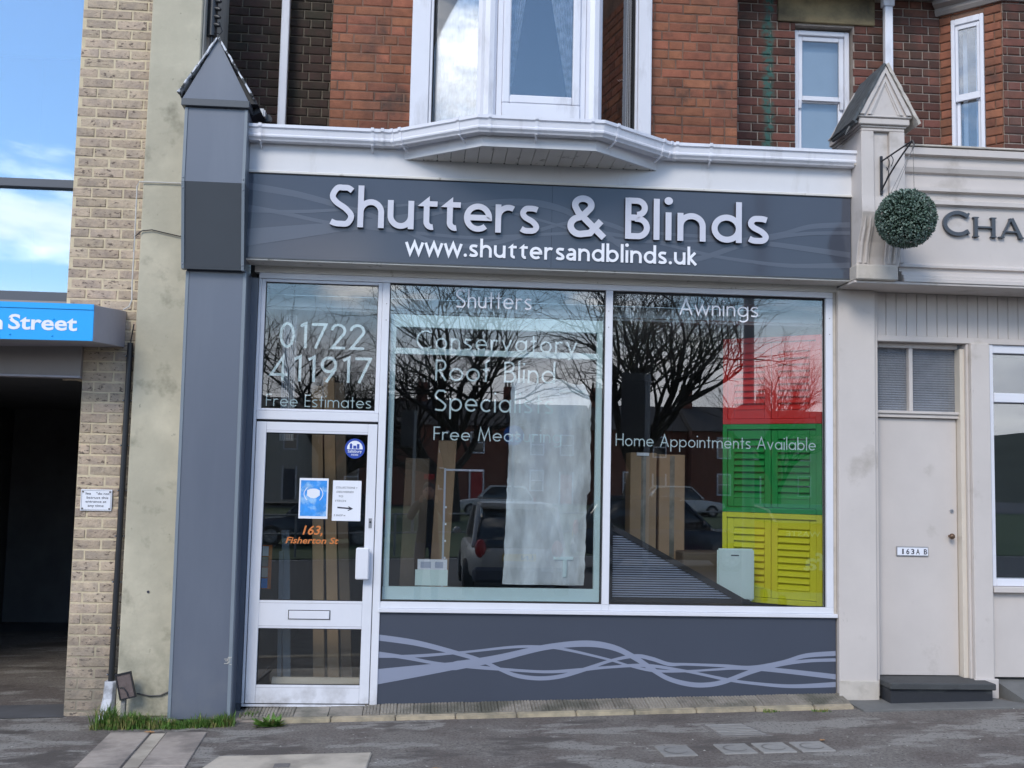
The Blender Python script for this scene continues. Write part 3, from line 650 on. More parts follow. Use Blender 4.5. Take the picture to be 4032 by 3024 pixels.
# ================================================================ LEFT MODERN BUILDING
lb = thing('modern_building', (-2.4, .1, gz(-2.4)), 'buff brick building with tall mirror-like window over a dark passage', 'building')
bw = part('wall', 'mortar_buff', lb, -2.655, -2.133, .0955, .62, 2.31, 6.6)
part('wall', 'mortar_buff', lb, -2.512, -2.133, .0955, .62, -.14, 2.309)
nb = bricks(lb, (-2.513, .10), (-2.135, .10), -.12, 2.28, 'buff_brick', 'stretch', rough=.006, phase=.03)
nb += bricks(lb, (-2.656, .10), (-2.135, .10), 2.28, 5.6, 'buff_brick', 'stretch', rough=.006, phase=.09)
print('left bricks', nb)
mb_ = MB()
for k in range(70): mb_.box(-2.518, -2.5125, .115, .2, -.12+k*.0335*2.14/2, -.12+k*.0335*2.14/2+.03)
# window
wf = thing('x', (0, 0, 0), None, None); bpy.data.objects.remove(wf)
part('window_frame', 'frame_grey', lb, -4.6, -2.657, .17, .27, 3.712, 3.775, bevel=.004)
part('window_frame', 'frame_grey', lb, -4.6, -2.657, .17, .27, 2.862, 2.935, bevel=.004)
part('window_frame', 'frame_grey', lb, -2.675, -2.656, .19, .28, 2.936, 6.5)
for (z0, z1) in ((2.936, 3.711), (3.776, 6.5)): part('window_pane', 'mirror_glass', lb, -4.6, -2.676, .215, .225, z0, z1)
part('ledge', 'panel_grey', lb, -4.6, -2.657, .12, .3, 2.80, 2.86)
part('blind', 'room_white', lb, -4.6, -2.68, .30, .36, 4.76, 6.5)
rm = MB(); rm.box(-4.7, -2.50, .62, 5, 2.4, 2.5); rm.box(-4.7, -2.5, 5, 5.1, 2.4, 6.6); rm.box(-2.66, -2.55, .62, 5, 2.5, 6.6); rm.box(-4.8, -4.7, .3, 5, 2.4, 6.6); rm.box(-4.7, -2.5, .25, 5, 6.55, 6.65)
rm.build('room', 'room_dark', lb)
lf = MB()
for i in range(4):
    for j in range(2): lf.box(-3.15+i*.11-.05, -3.15+i*.11+.03, 1.4+j*.3, 1.6+j*.3, 5.2, 5.22)
part('head_panel', 'panel_grey', lb, -4.6, -2.514, .05, .14, 2.315, 2.538, bevel=.003)
part('head_trim', 'canopy_grey', lb, -4.6, -2.514, .035, .15, 2.300, 2.3148)
# passage
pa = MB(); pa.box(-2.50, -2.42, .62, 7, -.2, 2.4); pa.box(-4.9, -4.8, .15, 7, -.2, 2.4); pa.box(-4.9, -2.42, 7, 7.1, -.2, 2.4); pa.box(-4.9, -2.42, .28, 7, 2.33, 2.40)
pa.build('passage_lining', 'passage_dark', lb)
pd = part('passage_door', 'passage_door', lb, -3.95, -3.15, 5.0, 5.06, -.05, 2.02, bevel=.004)
for a in ((-4.02, -3.96, -.05, 2.10), (-3.14, -3.08, -.05, 2.10), (-3.96, -3.14, 2.03, 2.10)): part('door_frame', 'panel_grey', lb, a[0], a[1], 4.96, 5.08, a[2], a[3])
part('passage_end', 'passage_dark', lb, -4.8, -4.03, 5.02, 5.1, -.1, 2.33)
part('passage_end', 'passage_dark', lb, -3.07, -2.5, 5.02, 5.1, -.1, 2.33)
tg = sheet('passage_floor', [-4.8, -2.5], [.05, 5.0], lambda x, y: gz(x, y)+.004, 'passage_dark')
g = MB()
for k, (x0, y0, w_) in enumerate(((-3.35, .15, .45), (-3.3, .30, .3))): g.add([(x0, y0, gz(x0, y0)+.008), (x0+w_, y0-.03, gz(x0, y0)+.009), (x0+w_+.02, y0+.03, gz(x0, y0)+.009), (x0, y0+.05, gz(x0, y0)+.008)], [(0, 1, 2, 3)])
tag(flat_poly([(-3.40, -.02), (-2.95, -.04), (-2.93, .0), (-3.4, .03)], .006, .002).build('road_marking', 'slab_buff'), 'worn pale paint line at the mouth of the dark passage', 'marking')
# canopy with street sign
cp = thing('canopy_sign', (-2.8, -.2, 2.5), 'bright blue street name sign on a grey box canopy', 'sign')
fz0, fz1 = 2.508, 2.756
MB().add([(-4.6, -.45, fz0-.02), (-2.283, -.45, fz0), (-2.226, .088, 2.536), (-4.6, .088, 2.47), (-4.6, -.45, fz1), (-2.286, -.45, fz1), (-2.226, .088, 2.80), (-4.6, .088, 2.80)],
         [(0, 3, 2, 1), (4, 5, 6, 7), (1, 2, 6, 5), (2, 3, 7, 6), (3, 0, 4, 7), (0, 1, 5, 4)]).build('canopy_box', 'canopy_grey', cp, bevel=.003)
MB().add([(-4.6, -.458, fz0-.014), (-2.287, -.458, fz0+.004), (-2.287, -.452, fz0+.004), (-4.6, -.452, fz0-.014), (-4.6, -.458, fz1-.035), (-2.289, -.458, fz1-.035), (-2.289, -.452, fz1-.035), (-4.6, -.452, fz1-.035)],
         [(0, 3, 2, 1), (4, 5, 6, 7), (0, 1, 5, 4), (1, 2, 6, 5), (2, 3, 7, 6), (3, 0, 4, 7)]).build('sign_face', 'blue_sign', cp)
part('top_strip', 'blue_sign', cp, -4.6, -2.289, -.464, -.452, fz1-.034, fz1+.004)
font_text('Street', -2.842, -2.392, 2.578, .098, -.459, 'letter_white', cp, off=.022)
font_text('n', -2.955, -2.878, 2.574, .098, -.459, 'letter_white', cp, off=.022)
for (x, z) in ((-2.834, 2.648), (-2.828, 2.540), (-2.548, 2.650), (-2.552, 2.538)): MB().ball((x, -.459, z), .0065, 8).build('rivet', 'blue_sign', cp, smooth=True)
# entrance plate
ps = thing('notice_plate', (-2.363, .08, 1.36), 'small white notice about not obstructing the entrance, screwed to buff brickwork', 'notice')
part('plate', 'paper', ps, -2.473, -2.255, .077, .086, 1.356, 1.508, bevel=.002)
for a in ((-2.466, -2.262, 1.363, 1.3645), (-2.466, -2.262, 1.4995, 1.501), (-2.466, -2.4645, 1.3645, 1.4995), (-2.2635, -2.262, 1.3645, 1.4995)): part('border', 'ink', ps, a[0], a[1], .0755, .0768, a[2], a[3])
for (s_, x0, x1, z) in (('lea', -2.438, -2.402, 1.471), ('"do not', -2.365, -2.272, 1.471), ('bstruct this', -2.430, -2.280, 1.442), ('entrance at', -2.437, -2.292, 1.414), ('any time', -2.420, -2.310, 1.385)): font_text(s_, x0, x1, z, .017, .0765, 'ink', ps, depth=.0008, off=.006)
for (x, z) in ((-2.457, 1.491), (-2.270, 1.491), (-2.457, 1.372), (-2.270, 1.372)): MB().disc((x, z), .006, .073, .077, 10).build('screw', 'cover_iron', ps)
# conduit, boot, cables
cd = thing('conduit', (-2.19, .05, gz(-2.2)), 'black plastic cable duct running down the buff brick beside the rendered strip', 'duct')
cv = [(-2.178+.0, z) for z in (0, 1)]
MB().tube([(-2.176, .052, 2.565), (-2.180, .05, 1.4), (-2.186, .05, .16)], .021, 12).build('tube', 'black_plastic', cd, smooth=True)
for k in range(8):
    z = 2.47-k*.322
    if z > .2:
        x = -2.176-(2.565-z)*.0042; MB().box(x-.034, x+.034, .055, .075, z-.006, z+.006).build('clip', 'black_plastic', cd)
        for sx in (-.029, .029): MB().ball((x+sx, .052, z), .0045, 8).build('screw', 'steel', cd)
MB().tube([(-2.172, .04, 2.56), (-2.160, .035, 2.65), (-2.152, .03, 2.70)], .0045, 6).build('cable', 'black_plastic', cd, smooth=True)
bt = MB(); vs = []; 
for (xc, hw, yd, z) in ((-2.186, .026, .03, .175), (-2.186, .042, .04, .172), (-2.188, .044, .045, .06), (-2.195, .048, .06, -.03), (-2.20, .042, .085, -.11)):
    vs += [(xc-hw, .09, z), (xc-hw, .09-yd*1.3, z), (xc-hw*.6, .09-yd*2, z), (xc+hw*.6, .09-yd*2, z), (xc+hw, .09-yd*1.3, z), (xc+hw, .09, z)]
tag(bt.add(vs, [tuple(range(6)), tuple(range(29, 23, -1))]+[(i*6+j, i*6+(j+1) % 6, (i+1)*6+(j+1) % 6, (i+1)*6+j) for i in range(4) for j in range(6)]).build('duct_boot', 'boot_white', bevel=.004), 'scuffed white metal boot round the foot of the black duct', 'duct boot')
bp = thing('broken_plate', (-2.04, -.1, .07), 'dirty brown broken plate hanging on a post in the grass', 'plate')
ang = R(-14)
def rot(v, c=(-2.045, -.10, .17)): x, z = v.x-c[0], v.z-c[2]; return Vector((c[0]+x*math.cos(ang)-z*math.sin(ang)*-1, v.y, c[2]-x*math.sin(ang)*1+z*math.cos(ang))) if False else Vector((c[0]+x*math.cos(-ang)-z*math.sin(-ang), v.y, c[2]+x*math.sin(-ang)+z*math.cos(-ang)))
MB().box(-2.095, -1.995, -.105, -.092, .085, .255).build('plate', 'rusty_plate', bp, bevel=.004, xf=rot)
for a in ((-2.10, -1.99, .25, .26), (-2.10, -1.99, .08, .09), (-2.10, -2.092, .09, .25), (-1.998, -1.99, .09, .25)): MB().box(a[0], a[1], -.112, -.09, a[2], a[3]).build('rim', 'black_iron', bp, xf=rot)
MB().tube([(-2.085, -.115, .16), (-2.06, -.118, .165), (-2.03, -.118, .13), (-2.02, -.118, .10)], .004, 6).build('wire', 'black_iron', bp, smooth=True)
part('post', 'cover_grey', bp, -2.075, -2.045, -.09, -.05, gz(-2)-.02, .09, bevel=.003)
w1 = MB().tube([(-1.79, -.012, 3.735), (-1.9, -.010, 3.737), (-2.155, -.012, 3.735), (-2.17, -.012, 3.70), (-2.168, -.01, 3.3), (-2.172, .0, 3.0), (-2.168, .0, 2.87), (-2.185, .0, 2.82), (-2.23, .02, 2.80)], .0045, 6)
tag(w1.build('cable', 'cable_white', smooth=True), 'thin white cable crossing the render and curling down to the canopy', 'cable')
w2 = MB().tube([(-1.765, -.01, 3.36), (-1.85, -.01, 3.345), (-1.95, -.01, 3.365), (-2.05, -.01, 3.385), (-2.12, -.01, 3.375), (-2.17, -.01, 3.33), (-2.175, .0, 3.22)], .004, 6)
tag(w2.build('cable', 'black_iron', smooth=True), 'thin black cable sagging across the rendered strip', 'cable')

# ================================================================ RENDERED PARTY WALL
pw = thing('rendered_wall', (-1.95, .4, gz(-2)), 'stained cream rendered pier between the buff bricks and the grey pillar', 'wall')
def slab_rnd(mb, x0, x1, y0, z0, z1, n=40):
    vs = []; 
    for i in range(n+1):
        z = z0+(z1-z0)*i/n
        for x in (x0, (x0*2+x1)/3, (x0+2*x1)/3, x1): vs.append((x+rnd.uniform(-.0015, .0015), y0+rnd.uniform(-.002, .002), z))
    return mb.add(vs, [(i*4+j, i*4+j+1, (i+1)*4+j+1, (i+1)*4+j) for i in range(n) for j in range(3)])
part('core', 'render_coat', pw, -2.133, -1.768, .004, .9, -.06, 6.6, bevel=.008)
part('side_render', 'mortar_smear', pw, -1.7675, -1.755, .03, .9, 3.9, 6.6, bevel=.002)
MB().tube([(-1.99, -.006, .10), (-1.9, -.008, .085), (-1.83, -.008, .088), (-1.77, -.008, .115)], .005, 6).build('cable', 'black_iron', pw, smooth=True)
MB().disc((-1.95, .80), .009, -.002, .01, 12).build('hole_plug', 'ink', pw)
# cable closure
cc_ = thing('cable_closure', (-1.73, .25, 4.95), 'black telecom cable closure with stubby ports fixed above the pillar cap', 'cable closure')
MB().tube([(-1.718, .12, 4.90), (-1.718, .12, 5.6)], .036, 14).build('body', 'black_plastic', cc_, smooth=True)
for k in range(6): z = 4.98+k*.062; MB().tube([(-1.715, .11, z+.012), (-1.668, .09, z-.002), (-1.655, .085, z-.008)], [.017, .017, .011], 10).build('port', 'black_plastic', cc_, smooth=True)
MB().tube([(-1.71, .1, 4.93), (-1.65, .08, 4.905), (-1.635, .08, 4.93), (-1.66, .08, 5.0)], .004, 6).build('cable', 'black_plastic', cc_, smooth=True)
MB().tube([(-1.72, .12, 4.90), (-1.718, .12, 4.80)], .014, 10).build('gland', 'black_plastic', cc_, smooth=True)
MB().tube([(-1.718, .12, 4.80), (-1.716, .12, 4.73)], .010, 10).build('sleeve', 'cable_white', cc_, smooth=True)
MB().tube([(-1.716, .12, 4.73), (-1.712, .10, 4.55)], .006, 8).build('cable', 'tile_buff', cc_, smooth=True)

# ================================================================ CLAD PILLAR
cl_ = thing('clad_pillar', (-1.52, -.2, gz(-1.5)), 'slate grey metal clad pillar with a pointed gable top', 'pillar')
lo = [(-1.715, -.02), (-1.305, -.02), (-1.325, 3.07), (-1.735, 3.07)]
MB().prism(lo, 'y', -.25, .02).build('lower_panel', 'slate_satin', cl_)
def strip(x0b, x0t, wd, z0, z1, y0, y1, m='trim_grey'): return MB().prism([(x0b, z0), (x0b+wd, z0), (x0t+wd, z1), (x0t, z1)], 'y', y0, y1).build('edge_trim', m, cl_, bevel=.0015)
strip(-1.719, -1.739, .022, -.015, 3.05, -.256, -.2); strip(-1.325, -1.345, .024, -.015, 3.05, -.256, -.2)
MB().prism([(-.305, 3.068), (-.03, 3.066), (-.03, 3.645), (-.42, 3.645)], 'x', -1.752, -1.330).build('bevel_panel', 'slate_dark', cl_)  # darker slate paints in the dim ground this down-tilted face would mirror
MB().prism([(-.42, 3.646), (-.03, 3.646), (-.03, 4.17), (-.42, 4.17)], 'x', -1.758, -1.334).build('upper_panel', 'slate_satin', cl_)
for x in (-1.760, -1.351):
    MB().prism([(-.312, 3.055), (-.25, 3.055), (-.36, 3.64), (-.428, 3.64)], 'x', x, x+.02).build('edge_trim', 'trim_grey', cl_)
    MB().box(x, x+.02, -.428, -.36, 3.641, 4.165).build('edge_trim', 'trim_grey', cl_)
    for z in (3.60, 3.67, 3.09): MB().ball((x+.01, -.43+(0 if z > 3.2 else .11)+(.01 if z == 3.60 else 0), z), .0055, 8).build('rivet', 'steel', cl_)
MB().prism([(-.29, 3.055), (-.31, 3.055), (-.318, 3.095), (-.30, 3.095)], 'x', -1.738, -1.354).build('drip_lip', 'slate_dark', cl_)
part('cap_band', 'slate_dark', cl_, -1.782, -1.318, -.452, .05, 4.172, 4.222, bevel=.003)
GA = (-1.551, 4.655); GL = (-1.775, 4.222); GR = (-1.327, 4.222)
MB().prism([GL, GR, GA], 'y', -.445, -.40).build('gable_face', 'slate_satin', cl_)
def slope(a, b, y0, y1, th, m, nm, par, n=1): 
    d = Vector((b[0]-a[0], b[1]-a[1])).normalized(); q = Vector((-d.y, d.x)); 
    if q.y < 0: q = -q
    return MB().prism([a, b, (b[0]+q.x*th, b[1]+q.y*th), (a[0]+q.x*th, a[1]+q.y*th)], 'y', y0, y1).build(nm, m, par)
def wobble(o, amt):
    bm = bmesh.new(); bm.from_mesh(o.data); bmesh.ops.subdivide_edges(bm, edges=[e for e in bm.edges if e.calc_length() > .15], cuts=14, use_grid_fill=True)
    for v in bm.verts: v.co += Vector((rnd.uniform(-amt, amt), rnd.uniform(-amt, amt), rnd.uniform(-amt, amt)))
    bm.to_mesh(o.data); bm.free()
for a, b in (((GL[0]-.025, GL[1]+.03), GA), ((GR[0]+.025, GR[1]+.03), GA)):
    wobble(slope(a, b, -.468, .0, .011, 'lead_flaky', 'roof_edge', cl_), .0035)
MB().prism([(GR[0]-.02, 4.225), (GR[0]+.055, 4.225), (GR[0]-.06, 4.42), (GR[0]-.10, 4.42)], 'y', -.38, .02).build('roof_flank', 'black_iron', cl_)
MB().add([(-1.29, -.3, 4.25), (-1.26, -.3, 4.20), (-1.24, -.05, 4.16), (-1.33, -.05, 4.12), (-1.33, -.3, 4.16), (-1.30, -.02, 4.25)], [(0, 1, 4), (1, 2, 3, 4), (2, 5, 3), (0, 5, 2, 1), (0, 4, 3, 5)]).build('torn_felt', 'black_iron', cl_)
# paint scuffs near the foot
sc_ = MB()
for k in range(9): x = -1.33+rnd.uniform(-.03, .012); z = .345+k*.006; sc_.box(x, x+rnd.uniform(.01, .03), -.2572, -.2565, z, z+.004)
sc_.build('scuff', 'litter_white', cl_)
# return panel between pillar and door frame
part('return_panel', 'slate_satin', cl_, -1.324, -1.272, -.02, .06, .04, 3.06)
part('return_base', 'slate_dark', cl_, -1.324, -1.272, -.03, .06, -.03, .038)
fl = MB().box(-1.452, -1.372, .55, .66, 4.44, 4.515)
sl = thing('floodlight', (-1.41, .6, 4.44), 'small white security lamp head on the flat roof beside the pillar cap', 'lamp')
fl.build('head', 'fascia_white', sl, bevel=.012, seg=2); MB().disc((-1.36, 4.46), .03, .62, .66, 14).build('bracket', 'black_plastic', sl)

# ================================================================ BRICK HOUSE ABOVE THE SHOP
hs = thing('shop_house', (.8, .3, 4.0), 'red and dark brick house front over the shop with a white bay window', 'building')
ZT = 6.8
def wall(m, *b): return part('wall', m, hs, *b)
W1 = wall('mortar_red', -.838, -.215, .2465, .75, 4.0, ZT); W2 = wall('mortar_red', 1.615, 2.331, .2465, .75, 4.0, ZT)
rc = thing('recessed_wall', (-1.3, 1.1, 4.0), 'sooty dark brick wall set back between the render and the orange brickwork', 'wall')
W3 = part('brickwork', 'mortar_soot', rc, -1.76, -.8385, .9025, 1.4, 4.0, ZT)
W4 = MB(); HX0, HX1, HZ0, HZ1 = 3.02, 3.53, 4.42, 5.585
for b in ((2.332, HX0, 4.0, ZT), (HX1, 3.80, 4.0, ZT), (HX0, HX1, 4.0, HZ0), (HX0, HX1, HZ1, ZT)): W4.box(b[0], b[1], .9025, 1.4, b[2], b[3])
W4 = W4.build('wall', 'mortar_dark', hs)
part('wall', 'mortar_soot', hs, -.8375, -.83, .27, .89, 4.0, ZT); part('wall', 'mortar_dark', hs, 2.322, 2.3315, .27, .9, 4.0, ZT)
n1 = bricks(W1, (-.840, .25), (-.213, .25), 4.205, 5.43, 'red_brick', 'mixed', rough=.003)
n2 = bricks(W2, (1.613, .25), (2.333, .25), 4.205, 5.58, 'red_brick', 'mixed', rough=.003)
n3 = bricks(W3, (-1.755, .90), (-.84, .90), 4.355, 5.63, 'sooty_brick', 'flemish', phase=.06, rough=.002)
LINT = (.533, 1.388, 5.603, 5.86)   # lintel, in wall coordinates from x = 2.332
n4 = bricks(W4, (2.332, .90), (3.795, .90), 4.328, 5.86, 'dark_brick', 'flemish', holes=[(HX0-2.332, HX1-2.332, HZ0, HZ1), LINT], phase=.03, rough=.002)
print('house bricks', n1, n2, n3, n4)
part('lintel', 'sandstone', hs, 2.866, 3.719, .875, 1.0, 5.603, 5.855, bevel=.006)
# side sash window
def sash(par, x0, x1, y, z0, z1, zm, glassm, blind=True, horn=True):
    wn = MB(); fw = .042
    wn.box(x0, x0+fw, y, y+.07, z0, z1); wn.box(x1-fw, x1, y, y+.07, z0, z1); wn.box(x0+fw, x1-fw, y, y+.07, z1-fw, z1); wn.box(x0+fw, x1-fw, y, y+.07, z0, z0+.05)
    w_ = wn.build('window', 'upvc', par, bevel=.005)
    def add(nm, m, *b, bv=.004): return B(*b).build(nm, m, w_, bevel=bv)
    a, b = x0+fw+.002, x1-fw-.002
    for (za, zb, yy) in ((zm, z1-fw-.002, y+.022), (z0+.052, zm+.03, y+.046)):
        add('sash_stile', 'upvc', a, a+.042, yy, yy+.03, za, zb); add('sash_stile', 'upvc', b-.042, b, yy, yy+.03, za, zb)
        add('sash_rail', 'upvc', a+.043, b-.043, yy, yy+.03, zb-.042, zb); add('sash_rail', 'upvc', a+.043, b-.043, yy, yy+.03, za, za+.042)
        add('pane', glassm, a+.043, b-.043, yy+.012, yy+.018, za+.043, zb-.043, bv=0)
    if horn:
        for sx in (a+.004, b-.034): MB().prism([(y+.01, zm-.001), (y+.022, zm-.07), (y+.05, zm-.07), (y+.05, zm-.001)], 'x', sx, sx+.03).build('sash_horn', 'upvc', w_, bevel=.004)
    if blind: add('blind', 'blind_white', a+.02, b-.02, y+.11, y+.115, z0+.06, z1-.06, bv=0)
    return w_
sash(hs, 3.027, 3.522, .955, 4.43, 5.565, 4.95, 'plain_glass')
# bay window
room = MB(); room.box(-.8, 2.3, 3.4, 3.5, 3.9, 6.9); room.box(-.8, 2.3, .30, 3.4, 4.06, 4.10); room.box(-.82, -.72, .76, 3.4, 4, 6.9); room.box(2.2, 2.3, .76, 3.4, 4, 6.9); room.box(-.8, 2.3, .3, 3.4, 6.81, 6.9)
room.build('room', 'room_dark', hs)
PL0, PL1, PR0, PR1 = (-.075, .03), (.345, -.30), (1.105, -.30), (1.50, .20)
bz0, bz1 = 4.12, 6.8
bay = MB().box(-.222, -.085, -.02, .3, bz0, bz1).build('bay_window', 'upvc', hs, bevel=.004)
def bp_(nm, m, mb, bv=.004): return mb.build(nm, m, bay, bevel=bv)
bp_('jamb', 'upvc', MB().box(-.084, -.062, -.01, .29, bz0, bz1)); bp_('jamb', 'upvc', MB().box(1.522, 1.628, .15, .3, bz0, bz1)); bp_('jamb', 'upvc', MB().box(1.50, 1.521, .16, .29, bz0, bz1))
for px_ in (PL1, PR0):
    for (r_, dz) in ((.058, 0),): bp_('corner_post', 'upvc', MB().tube([(px_[0], px_[1], bz0), (px_[0], px_[1], bz1)], r_, 10), 0)
s0 = PL1[0]+.06
for (a, b) in ((PL1[0]+.058, PL1[0]+.098), (PR0[0]-.098, PR0[0]-.058)): bp_('mullion', 'upvc', MB().box(a, b, -.325, -.25, bz0, bz1))
ca, cb = PL1[0]+.099, PR0[0]-.099
for (za, zb, yy) in ((4.12, 4.335, -.345), (6.6, 6.8, -.33)): bp_('rail', 'upvc', MB().box(ca, cb, yy, -.26, za, zb))
# opening sash of the centre light
for b in ((ca, ca+.055, 4.336, 6.58), (cb-.055, cb, 4.336, 6.58), (ca+.056, cb-.056, 4.336, 4.398), (ca+.056, cb-.056, 6.52, 6.58)): bp_('sash_frame', 'upvc', MB().box(b[0], b[1], -.345, -.285, b[2], b[3]), .008)
bp_('pane', 'bay_glass', MB().box(ca+.056, cb-.056, -.318, -.312, 4.399, 6.519), 0)
def facet(p0, p1, zb0, side):
    d = Vector((p1[0]-p0[0], p1[1]-p0[1])); ln = d.length; d.normalize(); q = lambda t: (p0[0]+d.x*t, p0[1]+d.y*t)
    bp_('rail', 'upvc', MB().obox(q(.02), q(ln-.06), bz0, zb0, -.03, .03)); bp_('rail', 'upvc', MB().obox(q(.02), q(ln-.06), 6.6, bz1, -.03, .03))
    bp_('mullion', 'upvc', MB().obox(q(ln-.085), q(ln-.045), zb0, 6.6, -.028, .028)) if side == 'l' else bp_('mullion', 'upvc', MB().obox(q(.045), q(.085), zb0, 6.6, -.028, .028))
    bp_('gasket', 'gap_black', MB().obox(q(.0), q(.03), zb0, 6.6, -.02, .012) if side == 'l' else MB().obox(q(ln-.03), q(ln-.002), zb0, 6.6, -.02, .012))
    bp_('pane', 'bay_glass', MB().obox(q(.03), q(ln-.05), zb0, 6.6, -.004, .004), 0)
facet(PL0, PL1, 4.17, 'l'); facet(PR0, PR1, 4.17, 'r')
bp_('floor_board', 'upvc', MB().prism([(-.22, .6), (-.22, .25), (.30, -.33), (1.15, -.33), (1.62, .25), (1.62, .6)], 'z', 4.06, 4.118), 0)
bp_('head', 'upvc', MB().prism([(-.22, .6), (-.22, .25), (.30, -.36), (1.15, -.36), (1.62, .25), (1.62, .6)], 'z', 6.81, 7.0), 0)
def curtain(pts, z0, z1, m='lace', amp=.02, par=bay, gather=None, n=40):
    P = [Vector(p) for p in pts]; vs = []; nz = 14
    for j in range(nz+1):
        z = z0+(z1-z0)*j/nz; g_ = gather(j/nz) if gather else 1
        for i in range(n+1):
            t_ = i/n*g_ if gather else i/n; p = P[0].lerp(P[1], t_); vs.append((p.x, p.y+amp*math.sin(i*1.35+.3*math.sin(j)), z))
    return MB().add(vs, [(j*(n+1)+i, j*(n+1)+i+1, (j+1)*(n+1)+i+1, (j+1)*(n+1)+i) for j in range(nz) for i in range(n)]).build('curtain', m, par, smooth=True)
curtain([(.46, -.2), (.80, -.2)], 4.3, 6.6, gather=lambda k: .12+.9*max(0, k-.02)**1.0)
curtain([(.99, -.2), (.58, -.2)], 4.3, 6.6, gather=lambda k: .10+1.0*max(0, k-.02)**1.0)
curtain([(.0, .16), (.36, -.12)], 4.2, 6.6, amp=.015); curtain([(1.22, .32), (1.50, .50)], 4.2, 6.6, amp=.015, gather=lambda k: .35+.65*k)
toy = thing('soft_toy', (1.22, .1, 4.12), 'large beige plush toy sitting behind the right pane of the upstairs bay', 'soft toy')
MB().ball((1.27, .13, 4.38), .13, 16, 1, .8, 1.8).build('body', 'soft_toy', toy, smooth=True); MB().ball((1.27, .11, 4.70), .12, 16, 1.1, .9, 1).build('head', 'soft_toy', toy, smooth=True)
MB().ball((1.38, .16, 4.42), .055, 12, .8, .8, 2).build('arm', 'soft_toy', toy, smooth=True)
# flat roof and white fascia with the bay base
part('flat_roof', 'black_iron', hs, -1.75, 3.05, -.20, .9, 4.0, 4.055)
part('fascia_board', 'fascia_white', hs, -1.345, 3.058, -.25, -.20, 3.775, 4.0)
part('fascia_drip', 'soffit_cream', hs, -1.345, 3.058, -.262, -.2505, 3.772, 3.79, bevel=.003)
BB = [(-.243, -.2505), (.299, -.66), (1.083, -.66), (1.592, -.2505)]
for i in range(3):
    a, b = BB[i], BB[i+1]; MB().obox(a, b, 3.911, 4.02, -.02, .0 if i != 1 else .0).build('bay_base_board', 'fascia_white', hs, bevel=.002)
def front(x):
    for i in range(3):
        if BB[i][0] <= x <= BB[i+1][0]: k = (x-BB[i][0])/(BB[i+1][0]-BB[i][0]); return BB[i][1]+(BB[i+1][1]-BB[i][1])*k
    return -.25
MB().prism([(-.10, -.2525), (.30, -.60), (1.08, -.60), (1.45, -.2525)], 'z', 3.935, 3.945).build('soffit_backing', 'gap_black', hs)
x = -.20
while x < 1.56:
    a, b = x+.002, min(x+.0945, 1.56); ya, yb = front(a)+.024, front(b)+.024; pl = [(a, -.2515), (a, min(ya, -.2520))]
    for cxx in (BB[1][0], BB[2][0]):
        if a < cxx < b: pl.append((cxx, -.66+.024))
    pl += [(b, min(yb, -.2520)), (b, -.2515)]
    MB().prism(pl, 'z', 3.913, 3.930).build('soffit_board', 'soffit_cream', hs)
    MB().ball((b+.002, -.262, 3.912), .007, 6, 1, 1, .5).build('peg', 'gap_black', hs)
    x += .0965
# gutter
gt = thing('gutter', (.85, -.4, 3.99), 'white plastic ogee gutter following the bay above the fascia', 'gutter')
prof = [(0, 3.988), (.072, 3.986), (.078, 3.996), (.092, 4.010), (.094, 4.020), (.088, 4.030), (.094, 4.068), (.107, 4.074), (.107, 4.096), (.098, 4.096), (.096, 4.082), (.084, 4.074), (.080, 4.035), (.068, 4.0), (.008, 4.0), (.008, 4.09), (0, 4.09)]
path = [(-1.345, -.2515), (-.30, -.2515), (.290, -.664), (1.092, -.664), (1.650, -.2515), (3.062, -.2515)]
MB().extrude_path(prof, path).build('channel', 'upvc', gt)
big = [((d if d < .04 else d+.006) if d > .001 else 0, z-.004 if z < 4.03 else z+.005) for d, z in prof[:9]]+[(.0, 4.092)]
def along(s_):
    for i in range(len(path)-1):
        a, b = Vector(path[i]), Vector(path[i+1]); L_ = (b-a).length
        if s_ <= L_: d = (b-a)/L_; return a+d*s_, d
        s_ -= L_
def clip(pos, wd=.022, tail=False):
    c, d = along(pos); a = c-d*wd/2; b = c+d*wd/2; MB().extrude_path(big, [tuple(a), tuple(b)]).build('clip', 'upvc', gt)
    if tail: n_ = Vector((d.y, -d.x)); q = c+n_*.02; MB().tube([(c.x+n_.x*.08, c.y+n_.y*.08, 3.986), (c.x+n_.x*.045, c.y+n_.y*.045, 3.965), (c.x+n_.x*.004, c.y+n_.y*.004, 3.948)], .007, 6).build('bracket', 'upvc', gt)
d01 = 1.045; d12 = math.hypot(.59, .4125); d23 = .802; d34 = math.hypot(.558, .4125)
for (p_, tl) in ((.09, True), (d01-.17, True), (d01-.10, False), (d01+.03, False), (d01+.10, True), (d01+d12-.13, True), (d01+d12+.05, False), (d01+d12+.37, True), (d01+d12+d23-.05, False), (d01+d12+d23+.10, True), (d01+d12+d23+d34-.12, True), (d01+d12+d23+d34-.04, False), (d01+d12+d23+d34+.07, False), (d01+d12+d23+d34+.32, True)): clip(p_, tail=tl)
def downpipe(x, y, z0, z1, label, wd=.066):
    dp = thing('downpipe', (x, y, z0), label, 'downpipe', 'white downpipes on the brick walls'); MB().box(x-wd/2, x+wd/2, y-.055, y, z0, z1).build('pipe', 'upvc', dp, bevel=.006)
    return dp
downpipe(-1.272, .80, 4.06, 6.8, 'square white downpipe on the sooty brick left of the bay')
dp = downpipe(3.800, .83, 4.10, 5.74, 'square white downpipe rising behind the pointed beige cap', .07)
MB().box(3.75, 3.85, .77, .84, 5.742, 5.83).build('joint', 'upvc', dp, bevel=.006)
part('eaves_board', 'panel_grey', hs, 2.34, 4.25, .55, .9, 5.862, 5.95)

